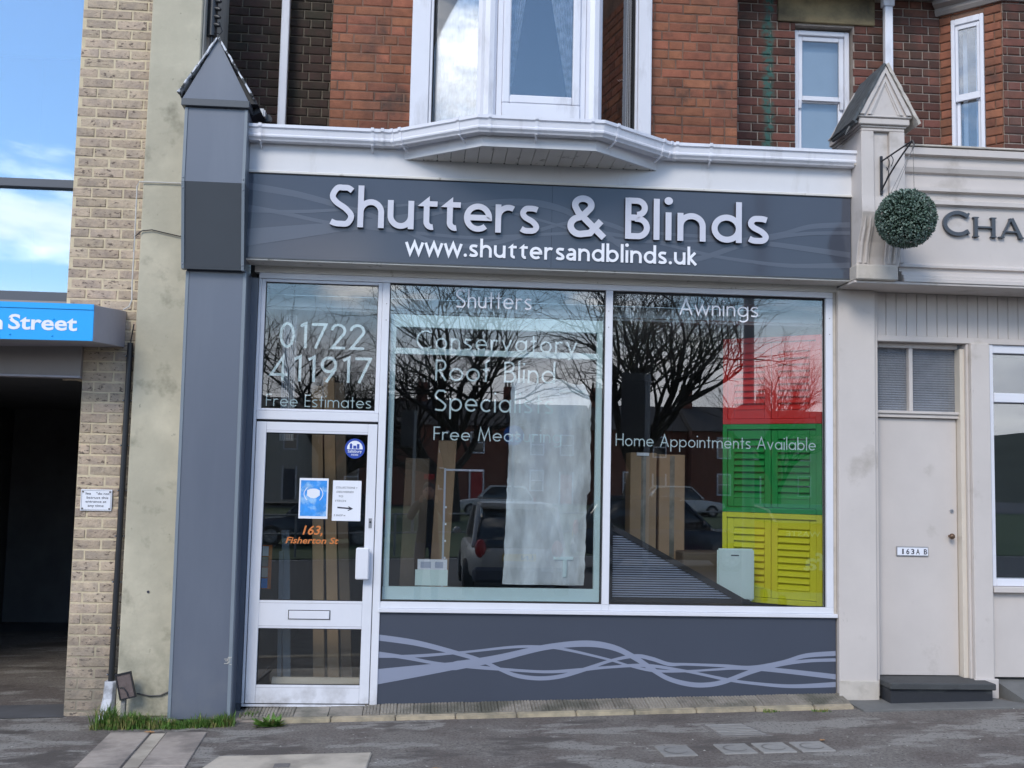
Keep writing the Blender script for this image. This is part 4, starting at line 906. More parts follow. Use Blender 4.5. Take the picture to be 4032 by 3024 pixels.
# ================================================================ SHOPFRONT
sf = thing('shopfront', (.85, 0, .03), 'white aluminium shopfront with glazed door and two big display windows', 'shopfront')
def al(nm, *b, bv=.0025, m='white_alu', par=sf): return B(*b).build(nm, m, par, bevel=bv)
al('frame_post', -1.268, -1.248, -.03, .05, .04, 3.055); al('frame_post', -.3765, -.3235, -.03, .05, .035, 3.055); al('frame_post', 1.269, 1.321, -.03, .05, .757, 3.055); al('frame_post', 2.936, 2.990, -.03, .05, .757, 3.055)
al('outer_post', 2.992, 3.016, -.02, .05, .685, 3.10, m='weather_beige')
al('head_rail', -1.268, 2.990, -.032, .05, 3.0565, 3.098)
al('header_board', -1.30, 3.02, -.04, .05, 3.0985, 3.156, m='soffit_cream'); al('soffit', -1.345, 3.05, -.245, -.042, 3.146, 3.164, m='soffit_cream')
al('fan_frame', -1.247, -1.219, -.02, .04, 2.10, 3.055); al('fan_frame', -.408, -.3775, -.02, .04, 2.10, 3.055); al('fan_rail', -1.218, -.409, -.02, .04, 3.034, 3.055); al('fan_rail', -1.218, -.409, -.02, .04, 2.10, 2.116)
al('transom', -1.247, -.3775, -.032, .05, 2.036, 2.098)
al('sill_rail', -.3225, 1.268, -.03, .05, .712, .757); al('sill_rail', 1.322, 2.990, -.03, .05, .712, .757); al('mullion_foot', 1.2685, 1.3215, -.028, .05, .712, .7565); al('sill', -.334, 3.016, -.045, .05, .684, .711)
al('window_pane', -1.218, -.409, .004, .010, 2.117, 3.033, bv=0, m='door_glass'); al('window_pane', -.3225, 1.268, .004, .010, .757, 3.056, bv=0, m='shop_glass'); al('window_pane', 1.322, 2.935, .004, .010, .757, 3.056, bv=0, m='shop_glass')
for b in ((-1.2185, -1.2145, 2.117, 3.033), (-.4125, -.4085, 2.117, 3.033), (-1.2145, -.4125, 3.029, 3.033), (-1.2145, -.4125, 2.117, 2.121), (-.3225, -.3175, .757, 3.056), (1.263, 1.2685, .757, 3.056), (-.3175, 1.263, .757, .7625), (-.3175, 1.263, 3.046, 3.056), (1.3215, 1.3265, .757, 3.056), (2.925, 2.9355, .757, 3.056), (1.3265, 2.925, .757, .763), (1.3265, 2.925, 3.040, 3.056)):
    al('gasket', b[0], b[1], -.002, .0035, b[2], b[3], bv=0, m='gap_black')
MB().prism([(-.333, .04), (3.008, .132), (3.008, .6835), (-.333, .6835)], 'y', -.018, .04).build('stall_riser', 'slate_matt', sf)
al('threshold', -1.268, -.3765, -.035, .05, .020, .036)
al('post_foot', -1.30, -1.249, .052, .08, .0, 3.05, m='gap_black')
# door
dr = al('door', -1.242, -1.171, -.035, .012, .044, 2.018)
def dpart(nm, m, *b, bv=.0025): return B(*b).build(nm, m, dr, bevel=bv)
dpart('stile', 'white_alu', -.449, -.3815, -.035, .012, .044, 2.018)
dpart('rail', 'white_alu', -1.1705, -.4495, -.034, .012, 1.941, 2.018); dpart('rail', 'white_alu', -1.1705, -.4495, -.034, .012, .562, .756); dpart('rail', 'white_alu', -1.1705, -.4495, -.034, .012, .044, .170)
for b in ((-1.1705, -1.150, .757, .775), ): pass
dpart('gap', 'gap_black', -1.247, -.3775, -.01, .01, 2.0185, 2.0355, bv=0); dpart('gap', 'gap_black', -1.2475, -1.2425, -.005, .012, .044, 2.018, bv=0); dpart('gap', 'gap_black', -.381, -.377, -.005, .012, .044, 2.018, bv=0); dpart('gap', 'gap_black', -1.242, -.3815, -.01, .012, .0365, .0435, bv=0)
for (z0, z1) in ((.757, 1.9405), (.171, .5615)):
    dpart('pane', 'door_glass', -1.1705, -.4495, -.010, -.004, z0, z1, bv=0)
    for b in ((-1.1705, -1.1665, z0, z1), (-.4535, -.4495, z0, z1), (-1.1665, -.4535, z0, z0+.004), (-1.1665, -.4535, z1-.005, z1)): dpart('gasket', 'gap_black', b[0], b[1], -.016, -.0105, b[2], b[3], bv=0)
for b in ((-1.1705, -.4495, .7385, .741), (-1.1705, -.4495, .578, .5805), (-1.1705, -.4495, .152, .154), (-1.1705, -.4495, 1.958, 1.960)): dpart('groove', 'canopy_grey', b[0], b[1], -.0348, -.0342, b[2], b[3], bv=0)
dpart('letter_slot', 'white_alu', -.960, -.677, -.046, -.034, .631, .687, bv=.003)
for b in ((-.966, -.671, .6875, .692), (-.966, -.671, .6265, .6305), (-.966, -.9605, .6305, .6875), (-.6765, -.671, .6305, .6875)): dpart('slot_edge', 'gap_black', b[0], b[1], -.037, -.0335, b[2], b[3], bv=0)
dpart('pull_handle', 'white_alu', -.502, -.408, -.10, -.062, .915, 1.138, bv=.008); dpart('handle_mount', 'white_alu', -.47, -.415, -.061, -.034, .96, 1.09)
dpart('lock_plate', 'steel', -.423, -.400, -.038, -.0345, 1.275, 1.345, bv=.001); MB().disc((-.4115, 1.318), .007, -.042, -.038, 12).build('keyhole', 'black_iron', dr)
for z in (2.9, 2.78): 
    for x in (-.345, 1.29, 2.965): MB().disc((x, z), .0035, -.032, -.0302, 8).build('screw', 'cover_iron', sf)
# vinyl window lettering on the inside face of the panes
VY = .0128
vk = dict(y=VY, depth=.0012, m='vinyl_pale', parent=sf, name='window_lettering')
text_strokes('01722', -1.112, -.495, 2.560, .187, w=.100, **vk); text_strokes('411917', -1.172, -.440, 2.317, .187, w=.100, **vk)
text_strokes('Free Estimates', -1.190, -.436, 2.134, .088, w=.078, space=.42, **vk)
text_strokes('Shutters', .158, .718, 2.895, .134, w=.085, **dict(vk, m='letter_white', y=.0035))
text_strokes('Conservatory', -.122, 1.062, 2.580, .140, w=.088, gap=.19, **vk)
text_strokes('Roof Blind', .022, .905, 2.352, .155, w=.088, space=.55, **vk)
text_strokes('Specialists', .022, .895, 2.130, .155, w=.088, gap=.15, **vk)
text_strokes('Free Measuring', .022, .960, 1.918, .098, w=.088, space=.40, **vk)
text_strokes('Awnings', 1.828, 2.428, 2.897, .124, w=.085, **dict(vk, m='letter_white', y=.0035))
text_strokes('Home Appointments Available', 1.362, 2.872, 1.908, .092, w=.085, space=.42, **vk)
font_text('163,', -.890, -.748, 1.222, .062, -.0165, 'orange_vinyl', dr, off=.02, shear=.25, name='door_lettering')
font_text('Fisherton St', -1.007, -.632, 1.158, .044, -.0165, 'orange_vinyl', dr, off=.018, shear=.25, name='door_lettering')
# poster, note and sticker
po = thing('poster', (-.82, -.012, 1.333), 'blue poster showing a white face mask on the shop door', 'poster')
part('sheet', 'paper', po, -.924, -.719, -.0125, -.0108, 1.334, 1.622); part('print', 'poster_blue', po, -.914, -.729, -.0135, -.0128, 1.352, 1.606)
MB().prism([(-.868, 1.535), (-.845, 1.546), (-.822, 1.548), (-.80, 1.546), (-.778, 1.535), (-.778, 1.500), (-.80, 1.484), (-.822, 1.478), (-.845, 1.482), (-.868, 1.498)], 'y', -.0145, -.0137).build('mask_picture', 'paper', po)
for sx in (-1, 1):
    m_ = MB(); stroke_mb(m_, [(-.823+sx*(.045+.022*math.sin(math.pi*k/8)), 1.555-.09*k/8) for k in range(9)], .005, -.0143, -.0137); m_.build('ear_loop', 'paper', po)
no = thing('handwritten_note', (-.585, -.012, 1.322), 'white handwritten note with an arrow, taped on the door glass', 'note')
part('sheet', 'paper', no, -.687, -.484, -.0125, -.0108, 1.322, 1.610)
for s_, x0, x1, z in (('COLLECTIONS +', -.665, -.512, 1.553), ('DELIVERIES', -.660, -.538, 1.522), ('TO', -.645, -.612, 1.490), ('ITECH', -.667, -.590, 1.458), ('2 SHOP w', -.675, -.590, 1.355)): font_text(s_, x0, x1, z, .013, -.0128, 'ink', no, depth=.0006, shear=.15, name='handwriting')
m_ = MB(); stroke_mb(m_, [(-.650, 1.417), (-.548, 1.410)], .010, -.0134, -.0127); stroke_mb(m_, [(-.572, 1.424), (-.545, 1.410), (-.575, 1.396)], .006, -.0138, -.0127); m_.build('arrow', 'ink', no)
sk = thing('window_sticker', (-.540, -.012, 1.77), 'round blue sticker with little building shapes at top right of the door glass', 'sticker')
MB().disc((-.540, 1.841), .072, -.0122, -.0108).build('disc', 'sticker_blue', sk); 
MB().add([( -.540+.056*math.cos(a), 0, 1.841+.056*math.sin(a)) for a in [R(k*9) for k in range(40)]], []); 
MB().prism([(-.540+.056*math.cos(R(a)), 1.841+.056*math.sin(R(a))) for a in range(-5, 186, 10)], 'y', -.0128, -.0124).build('sky', 'paper', sk)
for (a, b, c_, d_) in ((-.577, -.560, 1.840, 1.868), (-.552, -.530, 1.840, 1.862), (-.526, -.508, 1.840, 1.874)): part('tower', 'sticker_blue', sk, a, b, -.0134, -.013, c_, d_)
MB().prism([(-.580, 1.868), (-.557, 1.868), (-.5685, 1.880)], 'y', -.0134, -.013).build('tower_roof', 'sticker_blue', sk)
font_text('Salisbury', -.590, -.490, 1.812, .020, -.0125, 'paper', sk, depth=.0008, off=.01); font_text('INDIES', -.565, -.515, 1.790, .013, -.0125, 'paper', sk, depth=.0008, off=.008)

# wave ribbons on the stall riser and the sign (printed vinyl)
RBW = 1.18
RB = [[(235, 817, 32), (480, 850, 30), (740, 912, 24), (900, 960, 22), (1010, 1010, 20), (1120, 1050, 22), (1260, 1066, 22), (1400, 1052, 22), (1560, 1005, 22), (1720, 950, 16), (1880, 918, 20), (1990, 935, 22), (2100, 968, 20), (2212, 968, 14), (2460, 975, 16), (2640, 985, 20), (2840, 950, 20), (3000, 905, 24), (3200, 888, 26)],
      [(235, 918, 22), (400, 940, 20), (620, 978, 16), (860, 998, 20), (1050, 1012, 15), (1300, 1024, 15), (1500, 1012, 18), (1700, 992, 14), (1950, 978, 18), (2212, 1012, 14), (2470, 1062, 16), (2640, 1085, 16), (2900, 1103, 20), (3200, 1090, 28)],
      [(235, 938, 12), (500, 930, 16), (800, 902, 12), (1100, 868, 14), (1300, 866, 14), (1450, 885, 14), (1700, 940, 12), (1850, 982, 12), (2000, 1010, 16), (2212, 1012, 12), (2400, 1000, 12), (2560, 990, 16), (2800, 1000, 24), (3200, 1040, 28)],
      [(235, 1065, 95), (500, 1025, 72), (760, 985, 46), (1000, 940, 38), (1300, 868, 30), (1560, 842, 34), (1740, 866, 32), (1880, 930, 32), (1990, 1000, 32), (2090, 1058, 26), (2212, 1092, 26), (2330, 1100, 26), (2460, 1078, 26), (2660, 1005, 26), (2850, 960, 20), (3020, 938, 18), (3200, 930, 18)]]
def ribbons(x0, x1, zmap, wk, y, m, par):
    for k, rb in enumerate(RB):
        mb = MB(); p = spl(rb); vs = []
        for (a, b, w_) in p: x = x0+(a-235)/(3200-235)*(x1-x0); z = zmap(b); hw = w_/2*wk*(RBW if w_ < 50 else 1); vs += [(x, y-.0004*(k+1), z-hw), (x, y-.0004*(k+1), z+hw), (x, y, z-hw), (x, y, z+hw)]
        n_ = len(p); fs = []
        for i in range(n_-1): a = i*4; fs += [(a, a+4, a+5, a+1), (a+1, a+5, a+7, a+3), (a, a+2, a+6, a+4)]
        mb.add(vs, fs).build('wave_stripe', m, par)
ribbons(-.331, 3.006, lambda b: .684-(b-655)*.001108-.0, .00112, -.0184, 'ribbon_light', sf)

# ================================================================ FASCIA SIGN
fs_ = thing('fascia_sign', (.85, -.25, 3.165), 'wide slate blue shop sign with raised pale lettering over the window', 'sign')
part('backing_panel', 'slate_gloss', fs_, -1.341, .829, -.250, -.04, 3.166, 3.766); part('backing_panel', 'slate_gloss', fs_, .8305, 3.046, -.250, -.04, 3.166, 3.766)
part('edge_strip', 'gap_black', fs_, -1.343, 3.048, -.256, -.05, 3.7665, 3.7715); part('edge_strip', 'slate_dark', fs_, -1.343, 3.048, -.254, -.2502, 3.158, 3.1658)
ribbons(-1.338, 3.04, lambda b: 3.70-(b-800)*.00150, .0013, -.2504, 'ribbon_dim', fs_)
text_strokes('Shutters', -.760, .735, 3.400, .302, -.262, .022, 'letter_grey', fs_, w=.138, xh=.68, gill=True, gap=.085, per_letter=True, edge='letter_edge')
text_strokes('&', .925, 1.205, 3.392, .302, -.262, .022, 'letter_grey', fs_, w=.138, xh=.68, gill=True, per_letter=True, edge='letter_edge')
text_strokes('Blinds', 1.358, 2.418, 3.392, .302, -.262, .022, 'letter_grey', fs_, w=.138, xh=.68, gill=True, gap=.125, per_letter=True, edge='letter_edge')
text_strokes('www.shuttersandblinds.uk', -.212, 1.888, 3.222, .135, -.253, .006, 'letter_white', fs_, w=.145, xh=.67, gill=True, gap=.115, per_letter=True)
# ================================================================ BEIGE NEIGHBOUR
nb_ = thing('salon_front', (3.8, 0, .12), 'beige painted shop frontage with plain door, panelled fascia and pointed bracket cap', 'shopfront')
def be(nm, *b, bv=.003, m='beige_paint'): return B(*b).build(nm, m, nb_, bevel=bv)
MB().prism([(3.018, .14), (3.302, .125), (3.302, 3.118), (3.018, 3.118)], 'y', -.065, .10).build('pilaster', 'beige_paint', nb_, bevel=.004)
be('pilaster_edge', 3.303, 3.333, -.035, .10, .125, 3.118)
be('plinth', 3.012, 3.31, -.078, -.0655, .10, .24, m='weather_beige')
be('door_leaf', 3.337, 3.995, .085, .125, .256, 2.172)
be('door_rebate', 3.3335, 3.3365, .06, .16, .256, 2.71, m='gap_black')
be('transom', 3.337, 4.02, .055, .15, 2.176, 2.226); be('transom_lip', 3.337, 4.02, .040, .0545, 2.205, 2.226)
be('fanlight_frame', 3.337, 4.0, .06, .15, 2.708, 2.745); be('fanlight_mullion', 3.618, 3.648, .06, .14, 2.2265, 2.7075)
def ribbed(x0, x1):
    mb = MB(); nz = 26; nx = 11; vs = []
    fs = []
    z0, z1 = 2.2265, 2.7075
    for j in range(nz*2+1):
        for i in range(nx*4+1): xx = x0+(x1-x0)*i/(nx*4); zz = z0+(z1-z0)*j/(nz*2); vs.append((xx, .105-.003*math.sin(j*math.pi/1.0+.5*math.pi+ .9*math.sin(i*math.pi/2))-.0015*math.sin(i*1.57), zz))
    w_ = nx*4+1; mb.add(vs, [(j*w_+i, j*w_+i+1, (j+1)*w_+i+1, (j+1)*w_+i) for j in range(nz*2) for i in range(w_-1)]); return mb.build('fanlight_pane', 'ribbed_glass', nb_, smooth=True)
ribbed(3.337, 3.617); ribbed(3.649, 4.0)
be('door_jamb', 3.999, 4.034, .02, .15, .24, 2.7075, m='cream_edge')
be('jamb_strip', 4.0345, 4.052, -.01, .15, .24, 2.745)
MB().prism([(4.0525, .165), (4.198, .165), (4.198, 2.745), (4.0525, 2.745)], 'y', -.05, .12).build('pilaster', 'beige_paint', nb_, bevel=.005)
be('plinth', 4.035, 4.215, -.075, -.0505, .12, .26); be('plinth', 4.035, 4.215, -.05, .10, .12, .164)
be('board_rail', 3.334, 6.5, -.02, .10, 2.7455, 2.79)
be('board_backing', 3.334, 6.5, .0505, .12, 2.79, 3.30)
x = 3.335
while x < 6.4: be('board', x+.0015, x+.0785, .0, .05, 2.7905, 3.119, bv=.0035); x += .080
be('ceiling_board', 3.03, 6.5, -.35, -.0005, 3.1195, 3.138)
prof = [(-.0, 3.139), (-.36, 3.139), (-.36, 3.165), (-.345, 3.170), (-.345, 3.190), (-.315, 3.198), (-.315, 3.222), (-.27, 3.228), (-.27, 3.258), (-.295, 3.262), (-.295, 3.278), (-.25, 3.300), (-.25, 3.732), (-.285, 3.742), (-.285, 3.772), (-.265, 3.782), (-.265, 3.828), (-.30, 3.836), (-.30, 3.862), (-.26, 3.868), (-.26, 3.968), (-.285, 3.978), (-.30, 4.010), (-.30, 4.032), (-.285, 4.036), (-.285, 4.096), (-.325, 4.102), (-.325, 4.152), (0, 4.160)]
MB().prism(prof, 'x', 3.40, 6.5).build('fascia', 'beige_paint', nb_)
be('coping', 3.40, 6.5, -.334, .2, 4.1605, 4.175, m='weather_beige')
# end frame of the sunken sign panel
be('panel_stile', 3.4015, 3.436, -.283, -.2505, 3.29, 3.735)
# scroll bracket
def cons(x0, x1, dy=0):
    sp = [(.0, 3.25), (-.335+dy, 3.25), (-.345+dy, 3.32), (-.375+dy, 3.42), (-.425+dy, 3.52), (-.455+dy, 3.62), (-.445+dy, 3.74), (-.44+dy, 4.22), (.0, 4.22)]
    return MB().prism(sp, 'x', x0, x1).build('scroll_bracket', 'beige_paint', nb_, bevel=.003)
cons(3.052, 3.145); cons(3.1455, 3.262, .028); cons(3.2625, 3.375)
for x in (3.08, 3.118, 3.295, 3.335):
    MB().tube([(x, -.338, 3.27), (x, -.348, 3.32), (x, -.378, 3.42), (x, -.428, 3.52), (x, -.452, 3.59)], [.013, .013, .012, .010, .004], 8).build('flute', 'beige_paint', nb_, smooth=True)
be('bracket_foot', 3.035, 3.345, -.385, -.05, 3.139, 3.249, bv=.008, m='weather_beige')
be('side_cheek', 3.0605, 3.36, -.30, .10, 3.25, 4.219, m='weather_beige')
for (z0, z1, g_) in ((4.2205, 4.245, .0), (4.2455, 4.262, .010), (4.2625, 4.310, .028), (4.3105, 4.328, .040)): be('cap_mould', 3.052-g_, 3.375+g_, -.44-g_, .12, z0, z1, bv=.005)
GB = [(3.02, 4.3285), (3.408, 4.3285), (3.214, 4.695)]
MB().prism(GB, 'y', -.475, .10).build('gable', 'beige_paint', nb_)
def inset(k, y0, y1):
    cx_, cz_ = 3.214, 4.42; P_ = [(cx_+(p[0]-cx_)*k, cz_+(p[1]-cz_)*k) for p in GB]; P_[0] = (P_[0][0], 4.3285); P_[1] = (P_[1][0], 4.3285)
    return P_
for (ko, ki, dd) in ((.99, .80, .018), (.68, .56, .014), (.56, .48, .006)):
    o_, i_ = inset(ko, 0, 0), inset(ki, 0, 0)
    MB().prism([o_[0], (i_[0][0], 4.3285), i_[2], (i_[1][0], 4.3285), o_[1], o_[2]], 'y', -.475-dd, -.4752).build('gable_mould', 'beige_paint', nb_)
def roofslab(a, b, m, th=.02, y0=-.505, y1=-.06): o = slope(a, b, y0, y1, th, m, 'roof_slate', nb_); wobble(o, .003); return o
roofslab((2.978, 4.262), (3.214, 4.700), 'roof_slate', .018); roofslab((3.452, 4.262), (3.214, 4.700), 'weather_beige', .022)
MB().tube([(2.99, -.50, 4.265), (2.985, -.40, 4.255), (2.98, -.25, 4.25), (2.972, -.1, 4.245)], .012, 6).build('roof_lead', 'roof_slate', nb_, smooth=True)
MB().tube([(2.975, -.42, 4.25), (2.955, -.42, 4.22), (2.94, -.42, 4.185)], [.012, .008, .003], 6).build('loose_lead', 'roof_slate', nb_)
be('gutter_stub', 3.040, 3.062, -.34, -.22, 3.99, 4.09, m='weather_beige')
# letters
def serif(mb, pts, w, y, k=0): stroke_mb(mb, pts, w, y-.028-.0004*k, y-.004)
def bigletter(ch, x0, x1, z0, z1, y=-.25):
    mb = MB(); W_ = x1-x0; H_ = z1-z0; t = .026
    if ch == 'C':
        c = (x0+W_*.56, (z0+z1)/2); mb_p = arc(c[0], c[1], W_*.50, H_/2-t/2, 42, 318, 30); serif(mb, mb_p, t*1.05, y)
        for sgn in (1, -1): serif(mb, [(x1-.004, c[1]+sgn*H_*.30), (x1-.020, c[1]+sgn*H_*.42)] if False else [(mb_p[0 if sgn > 0 else -1][0]-.006, c[1]+sgn*(H_*.24)), (mb_p[0 if sgn > 0 else -1][0]+.012, c[1]+sgn*(H_*.42))], t*.55, y, 2)
    if ch == 'H':
        for xx in (x0+.022, x1-.022):
            serif(mb, [(xx, z0), (xx, z1)], t, y)
            for zz in (z0+.004, z1-.004): serif(mb, [(xx-.022, zz), (xx+.022, zz)], .008, y, 1)
        serif(mb, [(x0+.03, (z0+z1)/2), (x1-.03, (z0+z1)/2)], .012, y, 2)
    if ch == 'A':
        xm = (x0+x1)/2; serif(mb, [(x0+.02, z0), (xm-.004, z1)], .012, y); serif(mb, [(x1-.024, z0), (xm, z1)], t, y, 1); serif(mb, [(x0+.035, z0+H_*.32), (x1-.04, z0+H_*.32)], .011, y, 2)
        for xx in (x0+.018, x1-.024): serif(mb, [(xx-.022, z0+.004), (xx+.022, z0+.004)], .008, y, 3)
        serif(mb, [(xm-.018, z1-.004), (xm+.012, z1-.004)], .008, y, 3)
    if ch == 'R':
        serif(mb, [(x0+.022, z0), (x0+.022, z1)], t, y); serif(mb, [(x0+.022, z1-.006)]+arc(x0+.07, z1-.033, .032, .027, 90, -90, 10)+[(x0+.022, z1-.06)], .013, y, 1); serif(mb, [(x0+.06, z1-.06), (x1, z0)], t*.9, y, 2)
    return mb.build('letter', 'slate_dark', nb_)
for a in (('C', 3.740, 3.938, 3.512, 3.700), ('H', 3.968, 4.147, 3.510, 3.660), ('A', 4.168, 4.362, 3.510, 3.658)): bigletter(*a)
# white framed window at right
rw = be('side_window', 4.212, 4.245, -.01, .10, .93, 2.745, m='upvc')
def rp(nm, m, *b, bv=.004): return B(*b).build(nm, m, rw, bevel=bv)
for b in ((4.246, 6.5, .0, .10, 2.682, 2.745), (4.246, 6.5, -.02, .10, 2.306, 2.377), (4.246, 6.5, -.01, .10, .93, .985)): rp('frame_rail', 'upvc', *b)
rp('pane', 'bay_glass', 4.2465, 6.5, .05, .056, 2.378, 2.681, bv=0); rp('pane', 'bay_glass', 4.2465, 6.5, .05, .056, .986, 2.305, bv=0)
rp('sill', 'beige_paint', 4.205, 6.5, -.05, .1, .885, .928)
be('wall_panel', 4.2155, 6.5, .0, .1, .262, .884); be('wall_edge', 4.1985, 4.215, .0, .1, .262, 2.745)
rb_ = MB(); rb_.box(4.2, 6.5, 3, 3.1, .2, 3.1); rb_.box(4.10, 4.2, .12, 3, .2, 3.1); rb_.box(4.2, 6.5, .12, 3, 3.02, 3.1); rb_.box(4.2, 6.5, .12, 3, .1, .2); rb_.box(6.5, 6.6, 0, 3, .1, 3.1); rb_.build('room', 'room_dark', nb_)
# door furniture
dl = MB().tube([(3.930, .085, 1.290), (3.930, .055, 1.290)], .010, 12).build('knob_neck', 'brass_knob', nb_, smooth=True)
MB().ball((3.930, .040, 1.290), .022, 16).build('door_knob', 'brass_knob', nb_, smooth=True)
MB().disc((3.950, 1.478), .014, .076, .0845, 18).build('lock', 'steel', nb_); MB().box(3.9485, 3.9515, .0745, .0758, 1.470, 1.486).build('keyway', 'ink', nb_)
lp_ = be('letter_plate', 3.514, 3.762, .074, .0845, 1.135, 1.206, m='steel', bv=.002); B(3.520, 3.756, .0715, .0735, 1.142, 1.199).build('plate_face', 'paper', lp_)
for s_, x0, x1 in (('1', 3.556, 3.568), ('6', 3.588, 3.612), ('3', 3.626, 3.650), ('A', 3.664, 3.692), ('B', 3.724, 3.750)): font_text(s_, x0, x1, 1.151, .038, .0712, 'ink', lp_, depth=.0006, off=.02, name='number')
# roof-top bits behind the beige parapet
hd = thing('parapet_lamp', (4.25, .5, 4.2), 'white floodlight head poking above the beige parapet below the angled brick bay', 'lamp')
MB().box(4.10, 4.21, .45, .55, 4.30, 4.385).build('head', 'fascia_white', hd, bevel=.01); MB().ball((4.04, .5, 4.30), .05, 12, 1, 1, .7).build('bracket', 'black_plastic', hd, smooth=True)
bk2 = thing('fixing_block', (3.02, .2, 4.08), 'black rubber cable boot on the gutter below the little sash window', 'cable boot')
MB().prism([(3.00, 4.06), (3.12, 4.06), (3.12, 4.14), (3.09, 4.155), (3.05, 4.13)], 'y', .1, .18).build('boot', 'black_plastic', bk2, bevel=.006); MB().box(3.08, 3.095, .095, .10, 4.11, 4.15).build('tape', 'litter_white', bk2)

# ================================================================ BRICK BAY AT FAR RIGHT
ab = thing('angled_bay', (4.6, .6, 4.2), 'angled red brick bay with a white sash window at the top right', 'building')
W5 = part('wall', 'mortar_dark', ab, 3.8005, 4.32, .9025, 1.4, 4.0, 6.8)
fp0 = Vector((4.300, .900)); fd = Vector((.7071, -.7071)); fq = lambda t, o=0: (fp0.x+fd.x*t-.7071*o, fp0.y+fd.y*t-.7071*o)
W6 = MB().obox(fq(-.1), fq(.0995), 4.0, 6.8, -.35, -.0025).build('wall', 'mortar_red', ab)
MB().obox(fq(.375), fq(.518), 4.0, 6.8, -.35, -.0025).build('wall', 'mortar_red', ab); MB().obox(fq(.10), fq(.3745), 4.0, 4.40, -.3, -.0025).build('wall', 'mortar_red', ab); MB().obox(fq(.10), fq(.3745), 5.66, 6.8, -.3, -.0025).build('wall', 'mortar_red', ab)
W7 = part('wall', 'mortar_dark', ab, fq(.52)[0], 5.6, fq(.52)[1]+.0025, 1.2, 4.0, 6.8)
n5 = bricks(W5, (3.80, .90), (4.298, .90), 4.205, 5.86, 'dark_brick', 'flemish', phase=.16, rough=.002)
n6 = bricks(W6, fq(0), fq(.519), 4.13, 5.85, 'red_brick', 'flemish', holes=[(.10, .3745, 4.40, 5.66)], rough=.002, phase=.05)
n7 = bricks(W7, (fq(.52)[0], fq(.52)[1]), (5.2, fq(.52)[1]), 4.13, 5.85, 'dark_brick', 'flemish', rough=.002, phase=.02)
print('bay bricks', n5, n6, n7)
wd_ = MB()
def fbx(t0, t1, z0, z1, a, b): return MB().obox(fq(t0), fq(t1), z0, z1, a, b)
aw = fbx(.103, .135, 4.40, 5.655, -.06, .025).build('window', 'upvc', ab, bevel=.005)
for q in ((.340, .372, 4.40, 5.655, -.06, .025), (.1355, .3395, 5.60, 5.655, -.06, .025), (.1355, .3395, 4.40, 4.45, -.06, .025)): fbx(*q).build('frame', 'upvc', aw, bevel=.005)
for q in ((.137, .162, 4.99, 5.598, -.01, .012), (.314, .338, 4.99, 5.598, -.01, .012), (.1625, .3135, 5.56, 5.598, -.01, .012), (.137, .338, 4.93, 4.989, -.012, .016), (.137, .166, 4.452, 4.929, -.045, -.014), (.310, .338, 4.452, 4.929, -.045, -.014), (.1665, .3095, 4.452, 4.50, -.045, -.014)): fbx(*q).build('sash_rail', 'upvc', aw, bevel=.003)
fbx(.1625, .3135, 4.99, 5.559, -.004, .002).build('pane', 'bay_glass', aw); fbx(.1665, .3095, 4.501, 4.929, -.034, -.028).build('pane', 'bay_glass', aw)
fbx(.09, .385, 4.36, 4.398, -.05, .06).build('sill', 'dark_bronze', aw, bevel=.004)
for q in ((.155, .19), (.26, .31)): fbx(q[0], q[1], 4.42, 5.6, -.14, -.13).build('curtain', 'blind_white', aw)
fbx(-.05, .8, 4.0, 6.8, -.9, -.8).build('room', 'room_dark', ab)
MB().extrude_path([(-.02, 5.72), (.03, 5.72), (.05, 5.75), (.05, 5.78), (.10, 5.80), (.10, 5.84), (-.02, 5.84)], [fq(-.02), fq(.52), (5.4, fq(.52)[1])]).build('cornice', 'panel_grey', ab)

# ================================================================ TOPIARY BALL AND BRACKET
bk = thing('hanging_bracket', (3.235, -.42, 3.8), 'black wrought iron bracket on the beige pilaster carrying the topiary ball', 'bracket')
by = -.425; bx = 3.205
MB().box(bx-.010, bx+.010, by-.008, by+.006, 3.755, 4.04).build('back_bar', 'black_iron', bk, bevel=.003)
tipx, tipy, tipz = 3.315, -.70, 4.075
MB().tube([(bx, by-.01, 4.0), (tipx, tipy, tipz)], .006, 8).build('arm', 'black_iron', bk, smooth=True)
cvp = []
for k in range(13):
    t_ = k/12; a = (bx, by-.01, 3.79); b = (bx+.035, by-.11, 3.93); c = (tipx, tipy, tipz); cvp.append(tuple((1-t_)**2*a[j]+2*t_*(1-t_)*b[j]+t_*t_*c[j] for j in range(3)))
MB().tube(cvp, .006, 8).build('brace', 'black_iron', bk, smooth=True)
def q3(u, z): return (bx+(tipx-bx)*u, by-.01+(tipy-by)*u, z)
for (u0, z0, rr) in ((.16, 3.97, .05), (.14, 3.90, .045), (.30, 3.98, .04)): MB().tube([q3(u0+rr*2.2*math.sin(k*math.pi/8)*.8, z0-rr+2*rr*k/8) for k in range(9)], .003, 6).build('scroll', 'black_iron', bk, smooth=True)
MB().tube([(tipx, tipy, tipz), (tipx+.006, tipy-.01, tipz-.03), (tipx, tipy-.01, tipz-.055), (tipx-.008, tipy, tipz-.04)], .006, 8).build('hook', 'black_iron', bk, smooth=True)
